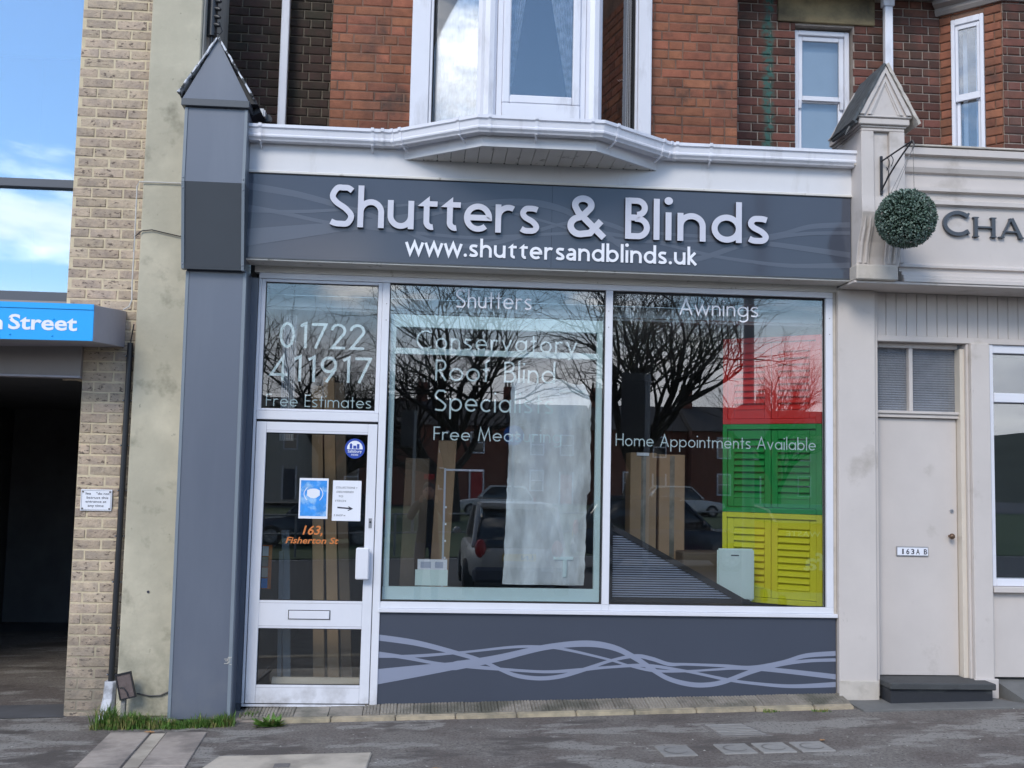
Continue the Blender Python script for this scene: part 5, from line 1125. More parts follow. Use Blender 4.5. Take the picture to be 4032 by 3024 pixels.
# ball radius .20
bc = Vector((3.262, -.70, 3.515)); br = .205
tb = thing('topiary_ball', tuple(bc), 'round dark green artificial topiary ball hanging on chains beside the fascia sign', 'topiary')
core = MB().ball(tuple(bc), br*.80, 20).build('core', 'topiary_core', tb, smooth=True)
lv = MB(); r_ = random.Random(3)
for k in range(7500):
    z = r_.uniform(-1, 1); a = r_.uniform(0, 2*math.pi); n_ = Vector((math.sqrt(1-z*z)*math.cos(a), math.sqrt(1-z*z)*math.sin(a), z))
    p = bc+n_*br*r_.uniform(.84, .97); d = (n_+Vector((r_.uniform(-1, 1), r_.uniform(-1, 1), r_.uniform(-1, 1)))*.8).normalized(); s = d.cross(n_+Vector((.01, .02, .3))).normalized(); l_ = r_.uniform(.013, .021); w_ = l_*.36; up_ = s.cross(d)
    m0 = p; m1 = p+d*l_*.5; lv.add([m0, m1+s*w_+up_*w_*.3, p+d*l_, m1-s*w_+up_*w_*.3], [(0, 1, 2), (0, 2, 3)])
tag(lv.build('leaves', 'topiary_leaf', tb), kind='stuff')
hk = Vector((tipx, tipy-.005, tipz-.055))
for a in (35, 165, 205):
    e = bc+Vector((math.cos(R(a))*br*.55, math.sin(R(a))*br*.55, br*.78)); ln_ = (e-hk).length; nl = int(ln_/.009); mb = MB(); d = (e-hk)/nl
    for k in range(nl):
        c = hk+d*(k+.5); s = Vector((1, 0, 0)) if k % 2 else Vector((0, 1, 0)); s = d.cross(s).normalized()*.0022; q = d*.62; mb.tube([c-q, c-q*.3+s, c+q*.3+s, c+q, c+q*.3-s, c-q*.3-s, c-q], .0010, 4, caps=False)
    mb.build('chain', 'chain_grey', tb)
MB().tube([tuple(hk+Vector((0, 0, .012))), tuple(hk+Vector((-.008, 0, .004))), tuple(hk+Vector((-.006, 0, -.012))), tuple(hk+Vector((.004, 0, -.016)))], .0016, 6).build('hook', 'chain_grey', tb, smooth=True)

# ================================================================ SHOP INTERIOR
si = thing('shop_interior', (.85, 2.5, .08), 'dim shop room seen through the display windows', 'room')
part('floor', 'shop_floor', si, -1.3, 3.02, .081, 5.5, -.02, .03)
part('left_wall', 'shop_wall', si, -1.40, -1.305, .09, 5.5, -.02, 3.2); part('right_wall', 'shop_wall', si, 3.022, 3.10, .10, 5.5, -.02, 3.2); part('rear_wall', 'shop_wall', si, -1.4, 3.1, 5.5, 5.6, -.02, 3.2)
part('ceiling', 'shop_ceiling', si, -1.3, 3.02, .34, 5.5, 2.915, 3.0); part('bulkhead', 'black_iron', si, -1.3, 3.02, .055, .335, 3.00, 3.10)
MB().extrude_path([(0, 2.885), (.02, 2.885), (.03, 2.90), (.055, 2.905), (.055, 2.93), (0, 2.93)], [(-1.3, .34), (3.02, .34)]).build('cornice', 'shop_ceiling', si)
part('window_bench', 'cardboard_dark', si, -.35, 3.02, .082, .75, .69, .72); part('bench_front', 'shop_wall', si, -.35, 3.02, .70, .74, .03, .69)
tag(B(-1.14, -.5, .12, 1.4, .031, .045).build('door_mat', 'door_mat', bevel=.003), 'speckled greenish doormat behind the lower door pane', 'mat')
tag(B(-1.10, -.44, .13, .16, .05, .21).build('fallen_leaflet', 'cream_edge', xf=lambda v: Vector((v.x, v.y+(v.z-.05)*.9, v.z*.8))), 'buff envelope lying on the mat behind the door', 'envelope')
def leaning(name, m, x0, x1, xt, y0, yt, z0, z1, th, label, cat, group=None, box_depth=None):
    t = thing(name, ((x0+x1)/2, y0, z0), label, cat, group); dp = box_depth or th
    vs = [(x0, y0, z0), (x1, y0, z0), (x1, y0+dp, z0), (x0, y0+dp, z0), (x0+xt, yt, z1), (x1+xt, yt, z1), (x1+xt, yt+dp, z1), (x0+xt, yt+dp, z1)]
    MB().add(vs, [(0, 3, 2, 1), (4, 5, 6, 7), (0, 1, 5, 4), (1, 2, 6, 5), (2, 3, 7, 6), (3, 0, 4, 7)]).build('board' if th < .05 else 'carton', m, t, bevel=.003); return t
for k, (x0, wd, ht, lab) in enumerate(((-.90, .085, 2.35, 'tall cardboard carton leaning behind the door glass, leftmost of three'), (-.79, .085, 2.42, 'tall cardboard carton leaning behind the door glass, middle of three'), (-.685, .08, 2.38, 'tall cardboard carton leaning behind the door glass, rightmost of three'))):
    tt = leaning('carton', 'cardboard_dark' if k == 2 else 'cardboard', x0+.07, x0+.07+wd, -.12-.02*k, .55, .75, .04, ht, .08, lab, 'carton', 'long cartons behind the door', .07)
leaning('metal_channel', 'trim_grey', -1.045, -.985, -.075, .45, .6, .04, 1.22, .03, 'slim pale metal channel leaning left behind the door glass, taller one', 'channel', 'metal channels', .03)
leaning('metal_channel', 'trim_grey', -1.085, -1.052, -.04, .42, .55, .04, 1.06, .03, 'short pale metal channel leaning behind the door, left of the taller one', 'channel', 'metal channels', .02)
lr = thing('leaflet_rack', (-1.19, .3, .8), 'narrow leaflet rack with colourful cards at the left edge of the door glass', 'rack')
part('back', 'orange_vinyl', lr, -1.225, -1.145, .31, .33, .80, 1.12)
for k, c_ in enumerate(('poster_blue', 'cream_edge', 'slab_buff', 'paper')): part('card', c_, lr, -1.235, -1.165, .27, .285, .81+k*.078, .88+k*.078)
leaning('carton', 'cardboard', .02, .17, .05, .95, 1.05, .74, 1.95, .1, 'cardboard carton standing left of the bubble wrapped panel', 'carton', 'cartons behind the middle window', .12)
leaning('carton', 'cardboard_dark', -.22, -.02, .02, 1.1, 1.2, .74, 1.80, .1, 'dark narrow carton nearest the door, behind the middle window', 'carton', 'cartons behind the middle window', .12)
def upright(x0, x1, y0, y1, z0, z1, lab, m='cardboard'):
    t = thing('carton', ((x0+x1)/2, y0, z0), lab, 'carton', 'tall cartons in the right window'); part('box', m, t, x0, x1, y0, y1, z0, z1, bevel=.004); part('tape', 'tile_buff', t, (x0+x1)/2-.02, (x0+x1)/2+.02, y0-.002, y0-.0005, z0+.3, z1-.01)
    MB().add([(x0, y0, z1+.001), (x1, y0, z1+.001), (x1-.03, y0-.05, z1-.03), (x0+.03, y0-.05, z1-.03)], [(0, 1, 2, 3), (0, 3, 2, 1)]); return t
upright(1.640, 1.858, .9, 1.12, .73, 1.885, 'tall brown carton behind the triangular blind, left one of two'); upright(1.880, 2.093, .9, 1.12, .73, 1.875, 'tall brown carton behind the triangular blind, right one of two')
part('label', 'paper', bpy.data.objects['carton.005'] if 'carton.005' in bpy.data.objects else si, 1.69, 1.79, .885, .8985, 1.86, 1.8849)
tag(B(2.02, 2.42, .65, .95, .72, 1.10).build('low_carton', 'cardboard_dark', bevel=.01), 'low open cardboard box behind the white panel', 'carton')
# white inner window frame
fr = thing('display_window_frame', (.48, .08, .75), 'pale mint white window frame sample filling the middle shop window', 'frame')
for nm, b in (('top_rail', (-.311, 1.262, 2.745, 2.838)), ('cross_rail', (-.270, 1.219, 2.545, 2.590)), ('bottom_rail', (-.315, 1.262, .764, .856)), ('stile', (-.311, -.2705, .8565, 2.7445)), ('stile', (1.2195, 1.262, .8565, 2.7445))): part(nm, 'mint_frame', fr, b[0], b[1], .05, .10, b[2], b[3], bevel=.003)
# bubble wrapped panel
bw_ = thing('wrapped_panel', (.9, .3, .86), 'tall panel in cloudy bubble wrap leaning in the middle window', 'wrapped panel')
vs = []; NX, NZ = 20, 48
def wrapx(j, i): k = j/NZ; xa = .572+.040*k; xb = 1.185+(.045 if k > .45 else .02)*min(1, k*2)-(.06*max(0, k-.9)*10 if k > .9 else 0); return xa+(xb-xa)*i/NX
for j in range(NZ+1):
    for i in range(NX+1): z = .86+(2.405-.86)*j/NZ; vs.append((wrapx(j, i)+r_.uniform(-.004, .004), .30+.10*j/NZ-.012*abs(math.sin(i*.30+j*.11))+.010*abs(math.sin(j*.16-i*.25+1))+r_.uniform(-.0012, .0012), z+(.02*math.sin(i*.6) if j == NZ else 0)))
MB().add(vs, [(j*(NX+1)+i, j*(NX+1)+i+1, (j+1)*(NX+1)+i+1, (j+1)*(NX+1)+i) for j in range(NZ) for i in range(NX)]).build('bubble_wrap', 'bubble_wrap', bw_, smooth=True)
part('inner_panel', 'blind_white', bw_, .74, 1.16, .44, .46, .86, 2.36)
for (x0, x1, z, a_) in ((.95, 1.10, 1.05, 0), (1.02, 1.05, .92, 0), (.98, 1.18, 2.32, 0)): part('tape', 'vinyl_pale', bw_, x0, x1, .285+(z-.86)*.065, .287+(z-.86)*.065, z, z+(.022 if x1-x0 > .05 else .13))
lh = thing('leaflet_holder', (.04, .14, .86), 'clear holder of house leaflets at bottom left of the middle window', 'leaflet holder')
part('holder', 'mint_white', lh, -.083, .155, .14, .16, .858, .972); part('leaflet', 'paper', lh, -.067, .149, .15, .158, .973, 1.048)
part('picture', 'blind_grey', lh, -.045, .03, .1485, .1495, .985, 1.030); part('picture', 'blind_grey', lh, .06, .12, .1485, .1495, .985, 1.030)
rk = thing('slotted_upright', (.14, .6, .8), 'thin grey slotted shelving upright left of the wrapped panel', 'shelving')
part('post', 'blind_grey', rk, .115, .130, .60, .63, .74, 1.72); part('cross_bar', 'blind_grey', rk, .131, .42, .60, .62, 1.70, 1.715)
for k in range(4): part('clip', 'letter_white', rk, .131, .143, .59, .60, 1.02+k*.13, 1.035+k*.13)
# triangular slatted blind
tri = thing('triangular_blind', (1.8, .1, .75), 'dark framed triangular venetian blind with grey slats in the right window', 'blind')
MB().prism([(1.322, 1.330), (1.395, 1.305), (1.395, 1.262)], 'y', .09, .12)
def hyp(x): return 1.335+(x-1.335)*(.757-1.335)/(2.43-1.335) if False else 1.345-(x-1.335)*.545
MB().prism([(1.335, .765), (1.362, .765), (1.362, 1.33), (1.335, 1.345)], 'y', .085, .125).build('frame_bar', 'dark_bronze', tri)
MB().prism([(1.363, .765), (2.42, .765), (2.39, .795), (1.363, .795)], 'y', .085, .125).build('frame_bar', 'dark_bronze', tri)
MB().prism([(1.363, 1.33), (2.42, .765), (2.33, .765), (1.363, 1.285)], 'y', .080, .130).build('frame_bar', 'dark_bronze', tri)
MB().prism([(1.364, .797), (2.28, .797), (1.364, 1.283)], 'y', .112, .118).build('backing', 'black_iron', tri)
k = 0; z = .800
while z < 1.262:
    xe = min(2.33-(z-.765)*1.86+.0, 2.32); x0 = 1.366
    if z > 1.243: break
    if xe-x0 > .04: MB().prism([(.094, z), (.101, z), (.101, z+.0095), (.090, z+.0088)], 'x', x0, min(xe, 1.366+max(.09, xe-1.366))).build('slat', 'blind_grey', tri)
    z += .0168
tag(B(2.185, 2.470, .22, .245, .77, 1.160).build('sample_door', 'mint_white', bevel=.012, seg=2), 'pale rounded panel standing in front of the yellow shutter', 'panel')
B(2.29, 2.35, .2175, .2195, 1.105, 1.113).build('badge', 'ink', bpy.data.objects['sample_door'])
# shutters: three pairs on a panel turned into the shop
def shutter(z0, z1, m, lab):
    t = thing('plantation_shutter', (2.95, .14, z0), lab, 'shutter', 'coloured plantation shutters stacked in the right window', rz=0)
    P0, P1 = Vector((2.335, .60)), Vector((2.975, .14)); d = (P1-P0); ln = d.length; d /= ln; q = lambda s: (P0.x+d.x*s, P0.y+d.y*s)
    def ob(nm, s0, s1, za, zb, a, b, bv=.003): return MB().obox(q(s0), q(s1), za, zb, a, b).build(nm, m, t, bevel=bv)
    ob('frame', 0, .035, z0, z1, -.03, .03); ob('frame', ln-.045, ln, z0, z1, -.03, .03); ob('frame', .0355, ln-.0455, z1-.04, z1, -.03, .03); ob('frame', .0355, ln-.0455, z0, z0+.04, -.03, .03)
    mid = (0.0355+ln-.0455)/2
    for (a, b) in ((.038, mid-.002), (mid+.002, ln-.048)):
        ob('stile', a, a+.05, z0+.043, z1-.043, -.015, .012); ob('stile', b-.05, b, z0+.043, z1-.043, -.015, .012)
        ob('rail', a+.051, b-.051, z0+.043, z0+.115, -.015, .012); ob('rail', a+.051, b-.051, z1-.115, z1-.043, -.015, .012)
        nl = 9; h_ = (z1-z0-.23)/nl
        for k in range(nl):
            zc = z0+.115+h_*(k+.5); mb = MB(); pa, pb = q(a+.052), q(b-.052); n_ = Vector((d.y, -d.x)); hw = .030
            def pt_(p, u, v): return (p[0]+n_.x*u, p[1]+n_.y*u, zc+v)
            ring = [(.020, -.026), (.010, -.008), (-.016, .026), (-.021, .022), (-.004, -.006), (.015, -.029)]
            mb.add([pt_(pa, *r2_) for r2_ in ring]+[pt_(pb, *r2_) for r2_ in ring], [tuple(range(6)), tuple(range(11, 5, -1))]+[(i, i+6, (i+1) % 6+6, (i+1) % 6) for i in range(6)]); mb.build('louvre', m, t)
        MB().obox(q((a+b)/2-.004), q((a+b)/2+.004), z0+.14, z1-.14, .022, .028)
    for zz in (z0+.13, z1-.13): MB().obox(q(ln-.05), q(ln-.042), zz-.03, zz+.03, .0125, .02).build('hinge', m, t)
    MB().obox(q(.0), q(ln), z0, z1, -.10, -.09).build('backing', m, t)
shutter(2.118, 2.800, 'shutter_red', 'red slatted shutter pair at the top of the coloured stack'); shutter(1.428, 2.116, 'shutter_green', 'green slatted shutter pair in the middle of the coloured stack'); shutter(.738, 1.426, 'shutter_yellow', 'yellow slatted shutter pair at the bottom of the coloured stack')
vb = thing('vertical_blind', (-1.1, .5, 1.8), 'bunched cream vertical blind strips behind the upper left pane', 'blind')
for k in range(6): part('strip', 'fascia_white', vb, -1.14+k*.017, -1.128+k*.017, .42+.01*(k % 2), .50, 1.9, 2.86)

# ================================================================ GRASS, WEEDS, LITTER
def blades(name, cx, y, wx, wy, n, h0, h1, label, cat, seed, m='grass'):
    r_ = random.Random(seed); mb = MB()
    for _ in range(n):
        x = r_.gauss(cx, wx/2.2); yy = r_.gauss(y, wy/2.2); x = max(cx-wx, min(cx+wx, x)); yy = max(y-wy, min(y+wy, yy)); z = gz(x, yy)-.004
        h = r_.uniform(h0, h1)**1.15*1.45*(.55+.55*abs(math.sin(x*13+seed)*math.cos(x*5.3+seed*2))); a = r_.uniform(0, 2*math.pi); ln = r_.uniform(.15, .9)*h; dx, dy = math.cos(a)*ln, math.sin(a)*ln*.8; w_ = r_.uniform(.0018, .0042); px_, py_ = -math.sin(a)*w_, math.cos(a)*w_
        mb.add([(x-px_, yy-py_, z), (x+px_, yy+py_, z), (x+dx*.4+px_*.8, yy+dy*.4+py_*.8, z+h*.65), (x+dx*.4-px_*.8, yy+dy*.4-py_*.8, z+h*.65), (x+dx, yy+dy, z+h*(.95 if ln < .6*h else .75))], [(0, 1, 2, 3), (3, 2, 4)])
    return tag(mb.build(name, m), label, cat, kind='stuff')
blades('grass', -1.98, -.30, .22, .06, 1100, .05, .17, 'tall green grass round the broken plate and duct boot', 'grass', 1)
blades('grass', -1.66, -.33, .26, .05, 750, .03, .12, 'green grass fringe along the foot of the clad pillar', 'grass', 2)
blades('grass', -1.38, -.30, .12, .06, 520, .03, .13, 'grass tuft at the right foot of the clad pillar', 'grass', 3)
blades('grass', -1.20, -.16, .05, .05, 160, .04, .12, 'small grass tuft in the corner by the door frame', 'grass', 4)
for (x, y, n, l_, s_) in ((2.42, -.31, 70, 'little tuft of weed on the edging stones, nearest the middle', 5), (1.60, -.04, 0, '', 6), (3.03, -.20, 60, 'small weed tuft against the foot of the beige pilaster', 7), (2.78, -.33, 90, 'little weed tuft on the last edging stone', 8)):
    if n: blades('weed', x, y, .07, .025, n, .015, .045, l_, 'weed', s_)
wd = thing('weed_clump', (-1.03, -.36, gz(-1.03)), 'low leafy green weed growing at the end of the edging stones', 'weed')
mb = MB(); r_ = random.Random(11)
for k in range(120):
    a = r_.uniform(0, 2*math.pi); ln = r_.uniform(.03, .11); e = r_.uniform(.1, .9); c = Vector((-1.03+r_.uniform(-.06, .06), -.36+r_.uniform(-.02, .02), gz(-1.03, -.36))); d = Vector((math.cos(a), math.sin(a)*.5, e)).normalized(); s = Vector((-math.sin(a), math.cos(a), 0)); w_ = ln*.16
    mb.add([c, c+d*ln*.5+s*w_, c+d*ln+Vector((0, 0, -.01)), c+d*ln*.5-s*w_], [(0, 1, 2), (0, 2, 3)])
mb.build('leaves', 'grass', wd)
def leaf(x, y, s, rz_, lab, m='leaf_dry'):
    z = gz(x, y)+.006; vs = []; o = [(0, -.5), (.22, -.3), (.16, -.1), (.42, .02), (.2, .12), (.22, .35), (0, .5), (-.2, .3), (-.18, .1), (-.44, .05), (-.2, -.12), (-.2, -.32)]
    c, s_ = math.cos(rz_), math.sin(rz_); t = [(x+(a*c-b*s_)*s, y+(a*s_+b*c)*s, z+.012*abs(a)+.004) for a, b in o]; k = len(t)
    return tag(MB().add([(x, y, z)]+t, [(0, i+1, (i+1) % k+1) for i in range(k)]).build('fallen_leaf', m), lab, 'leaf')
leaf(.09, -1.52, .085, .6, 'brown dry leaf on the wet pavement below the waves panel'); leaf(-1.78, -.47, .075, 1.5, 'brown leaf lying at the top of the pink slabs'); leaf(2.50, -1.22+.1, .05, 2.0, 'small brown leaf near the row of stopcock covers')
lt = MB(); r_ = random.Random(5)
for k in range(130):
    x = r_.uniform(-3, 4.3); y = r_.uniform(-1.9, -.4); s = r_.uniform(.003, .010); z = gz(x, y)+.002; a = r_.uniform(0, 3); c, s_ = math.cos(a)*s, math.sin(a)*s
    lt.add([(x-c, y-s_, z), (x+s_, y-c*.6, z+.001), (x+c, y+s_, z), (x-s_, y+c*.6, z+.003)], [(0, 1, 2, 3)])
tag(lt.build('grit', 'litter_white', loc=(0, 0, 0)), 'tiny pale specks of grit and litter strewn over the pavement', 'grit', kind='stuff')
#PART4
# ================================================================ ACROSS THE STREET (seen mirrored in the glass)
def terrace(x, y, wd, m, lab, roof=7.2, eave=5.2, bay=True):
    t = thing('terraced_house', (x, y, -.2), lab, 'house', 'row of houses across the road')
    X0, X1 = x-wd/2, x+wd/2
    part('wall', m, t, X0, X1, y-8, y, -.3, eave)
    MB().prism([(y+.3, eave), (y-4, roof), (y-8.3, eave)], 'x', X0, X1).build('roof', 'terrace_roof', t)
    ch = part('chimney', m, t, X0+.1, X0+.9, y-4.4, y-3.6, roof-.5, roof+1.2)
    for k in range(3): MB().tube([(X0+.25+k*.25, y-4, roof+1.2), (X0+.25+k*.25, y-4, roof+1.6)], .09, 8).build('chimney_pot', 'slab_buff', ch)
    for (wx, wz, hh) in ((x-.9, 3.3, 1.5), (x+1.2, 3.3, 1.5), (x-.9, .8, 1.5)):
        f_ = part('window', 'upvc', t, wx-.5, wx+.5, y+.002, y+.08, wz, wz+hh); part('glazing', 'car_glass', f_, wx-.4, wx+.4, y+.081, y+.09, wz+.1, wz+hh/2-.04); part('glazing', 'car_glass', f_, wx-.4, wx+.4, y+.081, y+.09, wz+hh/2+.04, wz+hh-.1)
    part('door', 'bin_red' if rnd.random() < .3 else 'slate_matt', t, x+.8, x+1.6, y+.002, y+.05, -.1, 2.0); part('door_surround', 'upvc', t, x+.68, x+.79, y+.002, y+.08, -.1, 2.2); part('door_surround', 'upvc', t, x+1.61, x+1.72, y+.002, y+.08, -.1, 2.2)
    return t
labs = ['far end', 'next to the end', 'behind the left trees', 'behind the big trees', 'beside the tall trees', 'near the lamp post', 'opposite the shutters', 'past the bins', 'right far end', 'beyond the right end', 'last in the row']
for i in range(11):
    x = -30+i*6.4
    terrace(x, -68+(i % 3)*1.0, 6.35, 'pale_terrace' if i in (3, 9) else 'red_terrace', ('pale rendered' if i in (3, 9) else 'red brick')+' terraced house mirrored in the shop glass, '+labs[i])
hills = MB(); vs = []; nx = 40
for i in range(nx+1):
    x = -260+i*13; h = 9+6*math.sin(i*.23)+2*math.sin(i*.9); vs += [(x, -120, -.5), (x, -150, h*.6), (x, -200, h), (x, -300, h*.9)]
tag(hills.add(vs, [(i*4+j, i*4+j+1, (i+1)*4+j+1, (i+1)*4+j) for i in range(nx) for j in range(3)]).build('hills', 'hill_green', loc=(0, 0, 0), smooth=True), kind='structure')
sheet('grass_verge', [-60, -9, 0, 9, 60], [-64, -30, -18.5], lambda x, y: gz(x, y)-.09, 'verge')
for k, (y0, w_) in enumerate(((-18.3, .12),)): sheet('lane_line', [-60, -9, 0, 9, 60], [y0, y0+w_], lambda x, y: gz(x, y)-.104, 'road_white')
def tree(x, y, h, seed, lab, r0=.34, spread=1.0, twigs=5, m='bark'):
    r_ = random.Random(seed); t = thing('bare_tree', (x, y, gz(x, y)-.1), lab, 'tree', 'bare winter trees across the road')
    trunk = MB(); crown = MB(); z0 = gz(x, y)-.3
    def limb(mb, p, d, ln, r, lev):
        n_ = 5 if lev < 3 else 3; pts = [p]; rs = [r]; q = p; dd = d
        for k in range(n_):
            dd = (dd+Vector((r_.uniform(-1, 1), r_.uniform(-1, 1), r_.uniform(-.6, .9)))*(.16+.05*lev)).normalized(); q = q+dd*ln/n_; pts.append(q); rs.append(r*(1-.42*(k+1)/n_))
        mb.tube(pts, rs, 7 if lev < 2 else (4 if lev < 4 else 3), caps=False)
        if lev >= twigs: return
        nb = {0: 6, 1: 5, 2: 4, 3: 4, 4: 3, 5: 2}[lev]
        for k in range(nb):
            i = n_ if k == 0 else r_.randint(max(1, n_//2), n_); a = r_.uniform(0, 2*math.pi); side = Vector((math.cos(a), math.sin(a), 0)); side = (side-dd*side.dot(dd)).normalized() if lev else side
            sp = r_.uniform(.45, 1.25)*spread*(1.0 if lev == 0 else 1); nd = (dd+side*sp+Vector((0, 0, .10))).normalized()
            limb(crown, pts[i], nd, ln*r_.uniform(.62, .84)*(1.25 if lev == 0 else 1), rs[i]*r_.uniform(.60, .80), lev+1)
    limb(trunk, Vector((x, y, z0)), Vector((r_.uniform(-.05, .05), 0, 1)), h*.24, r0, 0)
    trunk.build('trunk', m, t, smooth=True); crown.build('crown', m, t)
tree(1.0, -39, 15.5, 21, 'big bare tree mirrored in the middle window', .40, 1.05)
tree(8.0, -36, 16, 5, 'bare tree mirrored between the middle and right windows', .38, .95)
tree(-5.0, -45, 14, 8, 'bare tree mirrored behind the telephone number', .34, 1.1)
tree(19.5, -52, 13, 13, 'slim bare tree mirrored in the red shutter', .26, .7)
tree(-16, -50, 12, 31, 'bare tree mirrored towards the brick pier', .3, .9, 4)
def traffic_light(x, y, zt, lab):
    t = thing('traffic_light', (x, y, gz(x, y)-.1), lab, 'traffic light', 'traffic lights'); z0 = gz(x, y)-.1
    MB().tube([(x, y, z0), (x, y, zt-.05)], .057, 12).build('pole', 'galv', t, smooth=True); MB().tube([(x, y, zt-.12), (x, y, zt+.05)], .07, 12).build('pole_cap', 'galv', t, smooth=True)
    hb = part('signal_head', 'black_plastic', t, x-.44, x-.08, y-.20, y+.02, zt-1.15, zt, bevel=.03)
    for k in range(3): MB().tube([(x-.26, y-.20, zt-.2-k*.36), (x-.26, y-.32, zt-.22-k*.36)], .12, 14, caps=False).build('hood', 'black_iron', hb, smooth=True)
    part('backing_board', 'black_plastic', t, x-.50, x-.02, y+.021, y+.03, zt-1.22, zt+.06, bevel=.01)
traffic_light(-.55, -31, 3.95, 'slim traffic light mirrored left of the middle window'); traffic_light(4.05, -12.2, 3.62, 'near traffic light mirrored large in the right window')
lp2 = thing('lamp_post', (4.0, -5.5, -.05), 'tall grey lamp post with a round sign mirrored across the red shutter', 'lamp post')
MB().tube([(4.0, -5.5, -.1), (4.0, -5.5, 1.2), (4.0, -5.5, 8.0)], [.09, .075, .055], 14).build('pole', 'galv', lp2, smooth=True); MB().tube([(4.0, -5.5, 8), (4.0, -6.2, 8.25)], .035, 10).build('arm', 'galv', lp2, smooth=True); part('lantern', 'panel_grey', lp2, 3.88, 4.12, -6.8, -6.2, 8.18, 8.30, bevel=.04)
MB().disc((4.0, 2.42), .25, -5.425, -5.415, 36).build('sign_disc', 'galv', lp2); MB().disc((4.0, 2.42), .245, -5.435, -5.426, 36).build('sign_face', 'sign_blue', lp2)
ks = thing('road_sign', (2.6, -26, 0), 'round blue arrow sign with a chevron board mirrored in the bubble wrap', 'sign')
MB().tube([(2.6, -26, -.3), (2.6, -26, 3.3)], .04, 10).build('pole', 'galv', ks, smooth=True); MB().disc((2.6, 3.0), .32, -25.96, -25.93, 32).build('disc', 'sign_blue', ks); m_ = MB(); stroke_mb(m_, [(2.42, 3.0), (2.76, 3.0)], .08, -25.929, -25.92); stroke_mb(m_, [(2.66, 3.12), (2.78, 3.0), (2.66, 2.88)], .07, -25.928, -25.92); m_.build('arrow', 'letter_white', ks, xf=lambda v: Vector((v.x, 2*-25.925-v.y, v.z)))
def car(name, x, y, rz_, m, lab, hatch=True, plate=None):
    t = thing(name, (x, y, gz(x, y)-.11), lab, 'car', None, rz=rz_, local=True)
    # local: +x forward, length 3.9, width 1.65
    sta = [(-1.93, .55, .50, .70, .95), (-1.88, .62, .32, .80, 1.02), (-1.55, .76, .28, .82, 1.22), (-1.1, .80, .25, .83, 1.42), (-.4, .82, .22, .83, 1.47), (.35, .82, .22, .83, 1.42), (.75, .82, .22, .83, 1.20), (1.15, .80, .24, .80, .92), (1.65, .76, .26, .74, .80), (1.95, .60, .36, .60, .66)]
    body = MB(); cab = MB(); rings = []
    for (lx, hw, zb, zs, zr) in sta:
        zs2 = min(zs, zr-.02); body_ring = [(lx, -hw*.85, zb), (lx, -hw, zb+.12), (lx, -hw, zs2-.08), (lx, -hw*.95, zs2), (lx, hw*.95, zs2), (lx, hw, zs2-.08), (lx, hw, zb+.12), (lx, hw*.85, zb)]; rings.append(body_ring)
    vs = [p for r__ in rings for p in r__]; n_ = len(rings)
    fs = [(i*8+j, (i+1)*8+j, (i+1)*8+(j+1) % 8, i*8+(j+1) % 8) for i in range(n_-1) for j in range(8)]+[tuple(range(8)), tuple(range(n_*8-1, (n_-1)*8-1, -1))]
    body.add(vs, fs).build('body', m, t, bevel=.02, seg=2, smooth=True, local=True)
    gh = MB(); rs = []
    for (lx, hw, zr) in ((-1.80, .70, .84), (-1.45, .66, 1.32), (-1.0, .64, 1.43), (-.3, .65, 1.46), (.3, .64, 1.40), (.85, .70, .90)):
        rs.append([(lx, -hw, .80), (lx, -hw*.98, zr-.10 if zr > 1 else zr-.02), (lx, -hw*.86, zr), (lx, hw*.86, zr), (lx, hw*.98, zr-.10 if zr > 1 else zr-.02), (lx, hw, .80)])
    vs = [p for r__ in rs for p in r__]; fs = [(i*6+j, (i+1)*6+j, (i+1)*6+(j+1) % 6, i*6+(j+1) % 6) for i in range(5) for j in range(6)]+[tuple(range(6)), tuple(range(35, 29, -1))]
    gh.add(vs, fs).build('glasshouse', 'car_glass', t, bevel=.02, seg=2, smooth=True, local=True)
    MB().prism([(-1.42, -.60), (.28, -.58), (.28, .58), (-1.42, .60)], 'z', 1.40, 1.49).build('roof_panel', m, t, bevel=.03, seg=2, smooth=True, local=True)
    for sy in (-1, 1):
        for (xa, xb, za, zb) in ((-1.82, -1.42, .82, 1.44), (.86, .28, .88, 1.43)): MB().tube([(xa, sy*.71, za), (xb, sy*.62, zb)], .035, 6).build('pillar', m, t, local=True)
        for lx in (-1.2, 1.25):
            wl = MB().tube([(lx, sy*.66, .30), (lx, sy*.84, .30)], .30, 24).build('wheel', 'tyre', t, bevel=.02, smooth=True, local=True); MB().tube([(lx, sy*.845, .30), (lx, sy*.852, .30)], .19, 20).build('hub', 'galv', wl, local=True)
            for k in range(5): a = k*2*math.pi/5; MB().box(lx+math.cos(a)*.10-.03, lx+math.cos(a)*.10+.03, sy*.855-.004, sy*.855+.004, .30+math.sin(a)*.10-.03, .30+math.sin(a)*.10+.03).build('spoke', 'steel', wl, local=True)
        MB().ball((-1.89, sy*.60, .80), .13, 12, .5, .7, 1.1).build('tail_light', 'tail_red', t, smooth=True, local=True); MB().ball((1.85, sy*.56, .62), .12, 12, .7, 1, .6).build('headlight', 'steel', t, smooth=True, local=True)
        MB().ball((.72, sy*.90, .95), .09, 10, .6, .9, .7).build('mirror', m, t, smooth=True, local=True)
    B(-2.0, -1.86, -.72, .72, .28, .52).build('bumper', 'slate_matt', t, bevel=.05, local=True); B(1.86, 2.0, -.70, .70, .26, .50).build('bumper', 'slate_matt', t, bevel=.05, local=True)
    pl = B(-1.965, -1.94, -.26, .26, .62, .73).build('number_plate', 'plate_yellow', t, local=True)
    if plate:
        o = font_text(plate, -.22, -.03, .64, .07, 0, 'ink', pl, depth=.003, off=.02, name='plate_text'); me = o.data
        for v in me.vertices: v.co = Vector((-1.968+v.co.y, -v.co.x, v.co.z))
        OFF
    return t
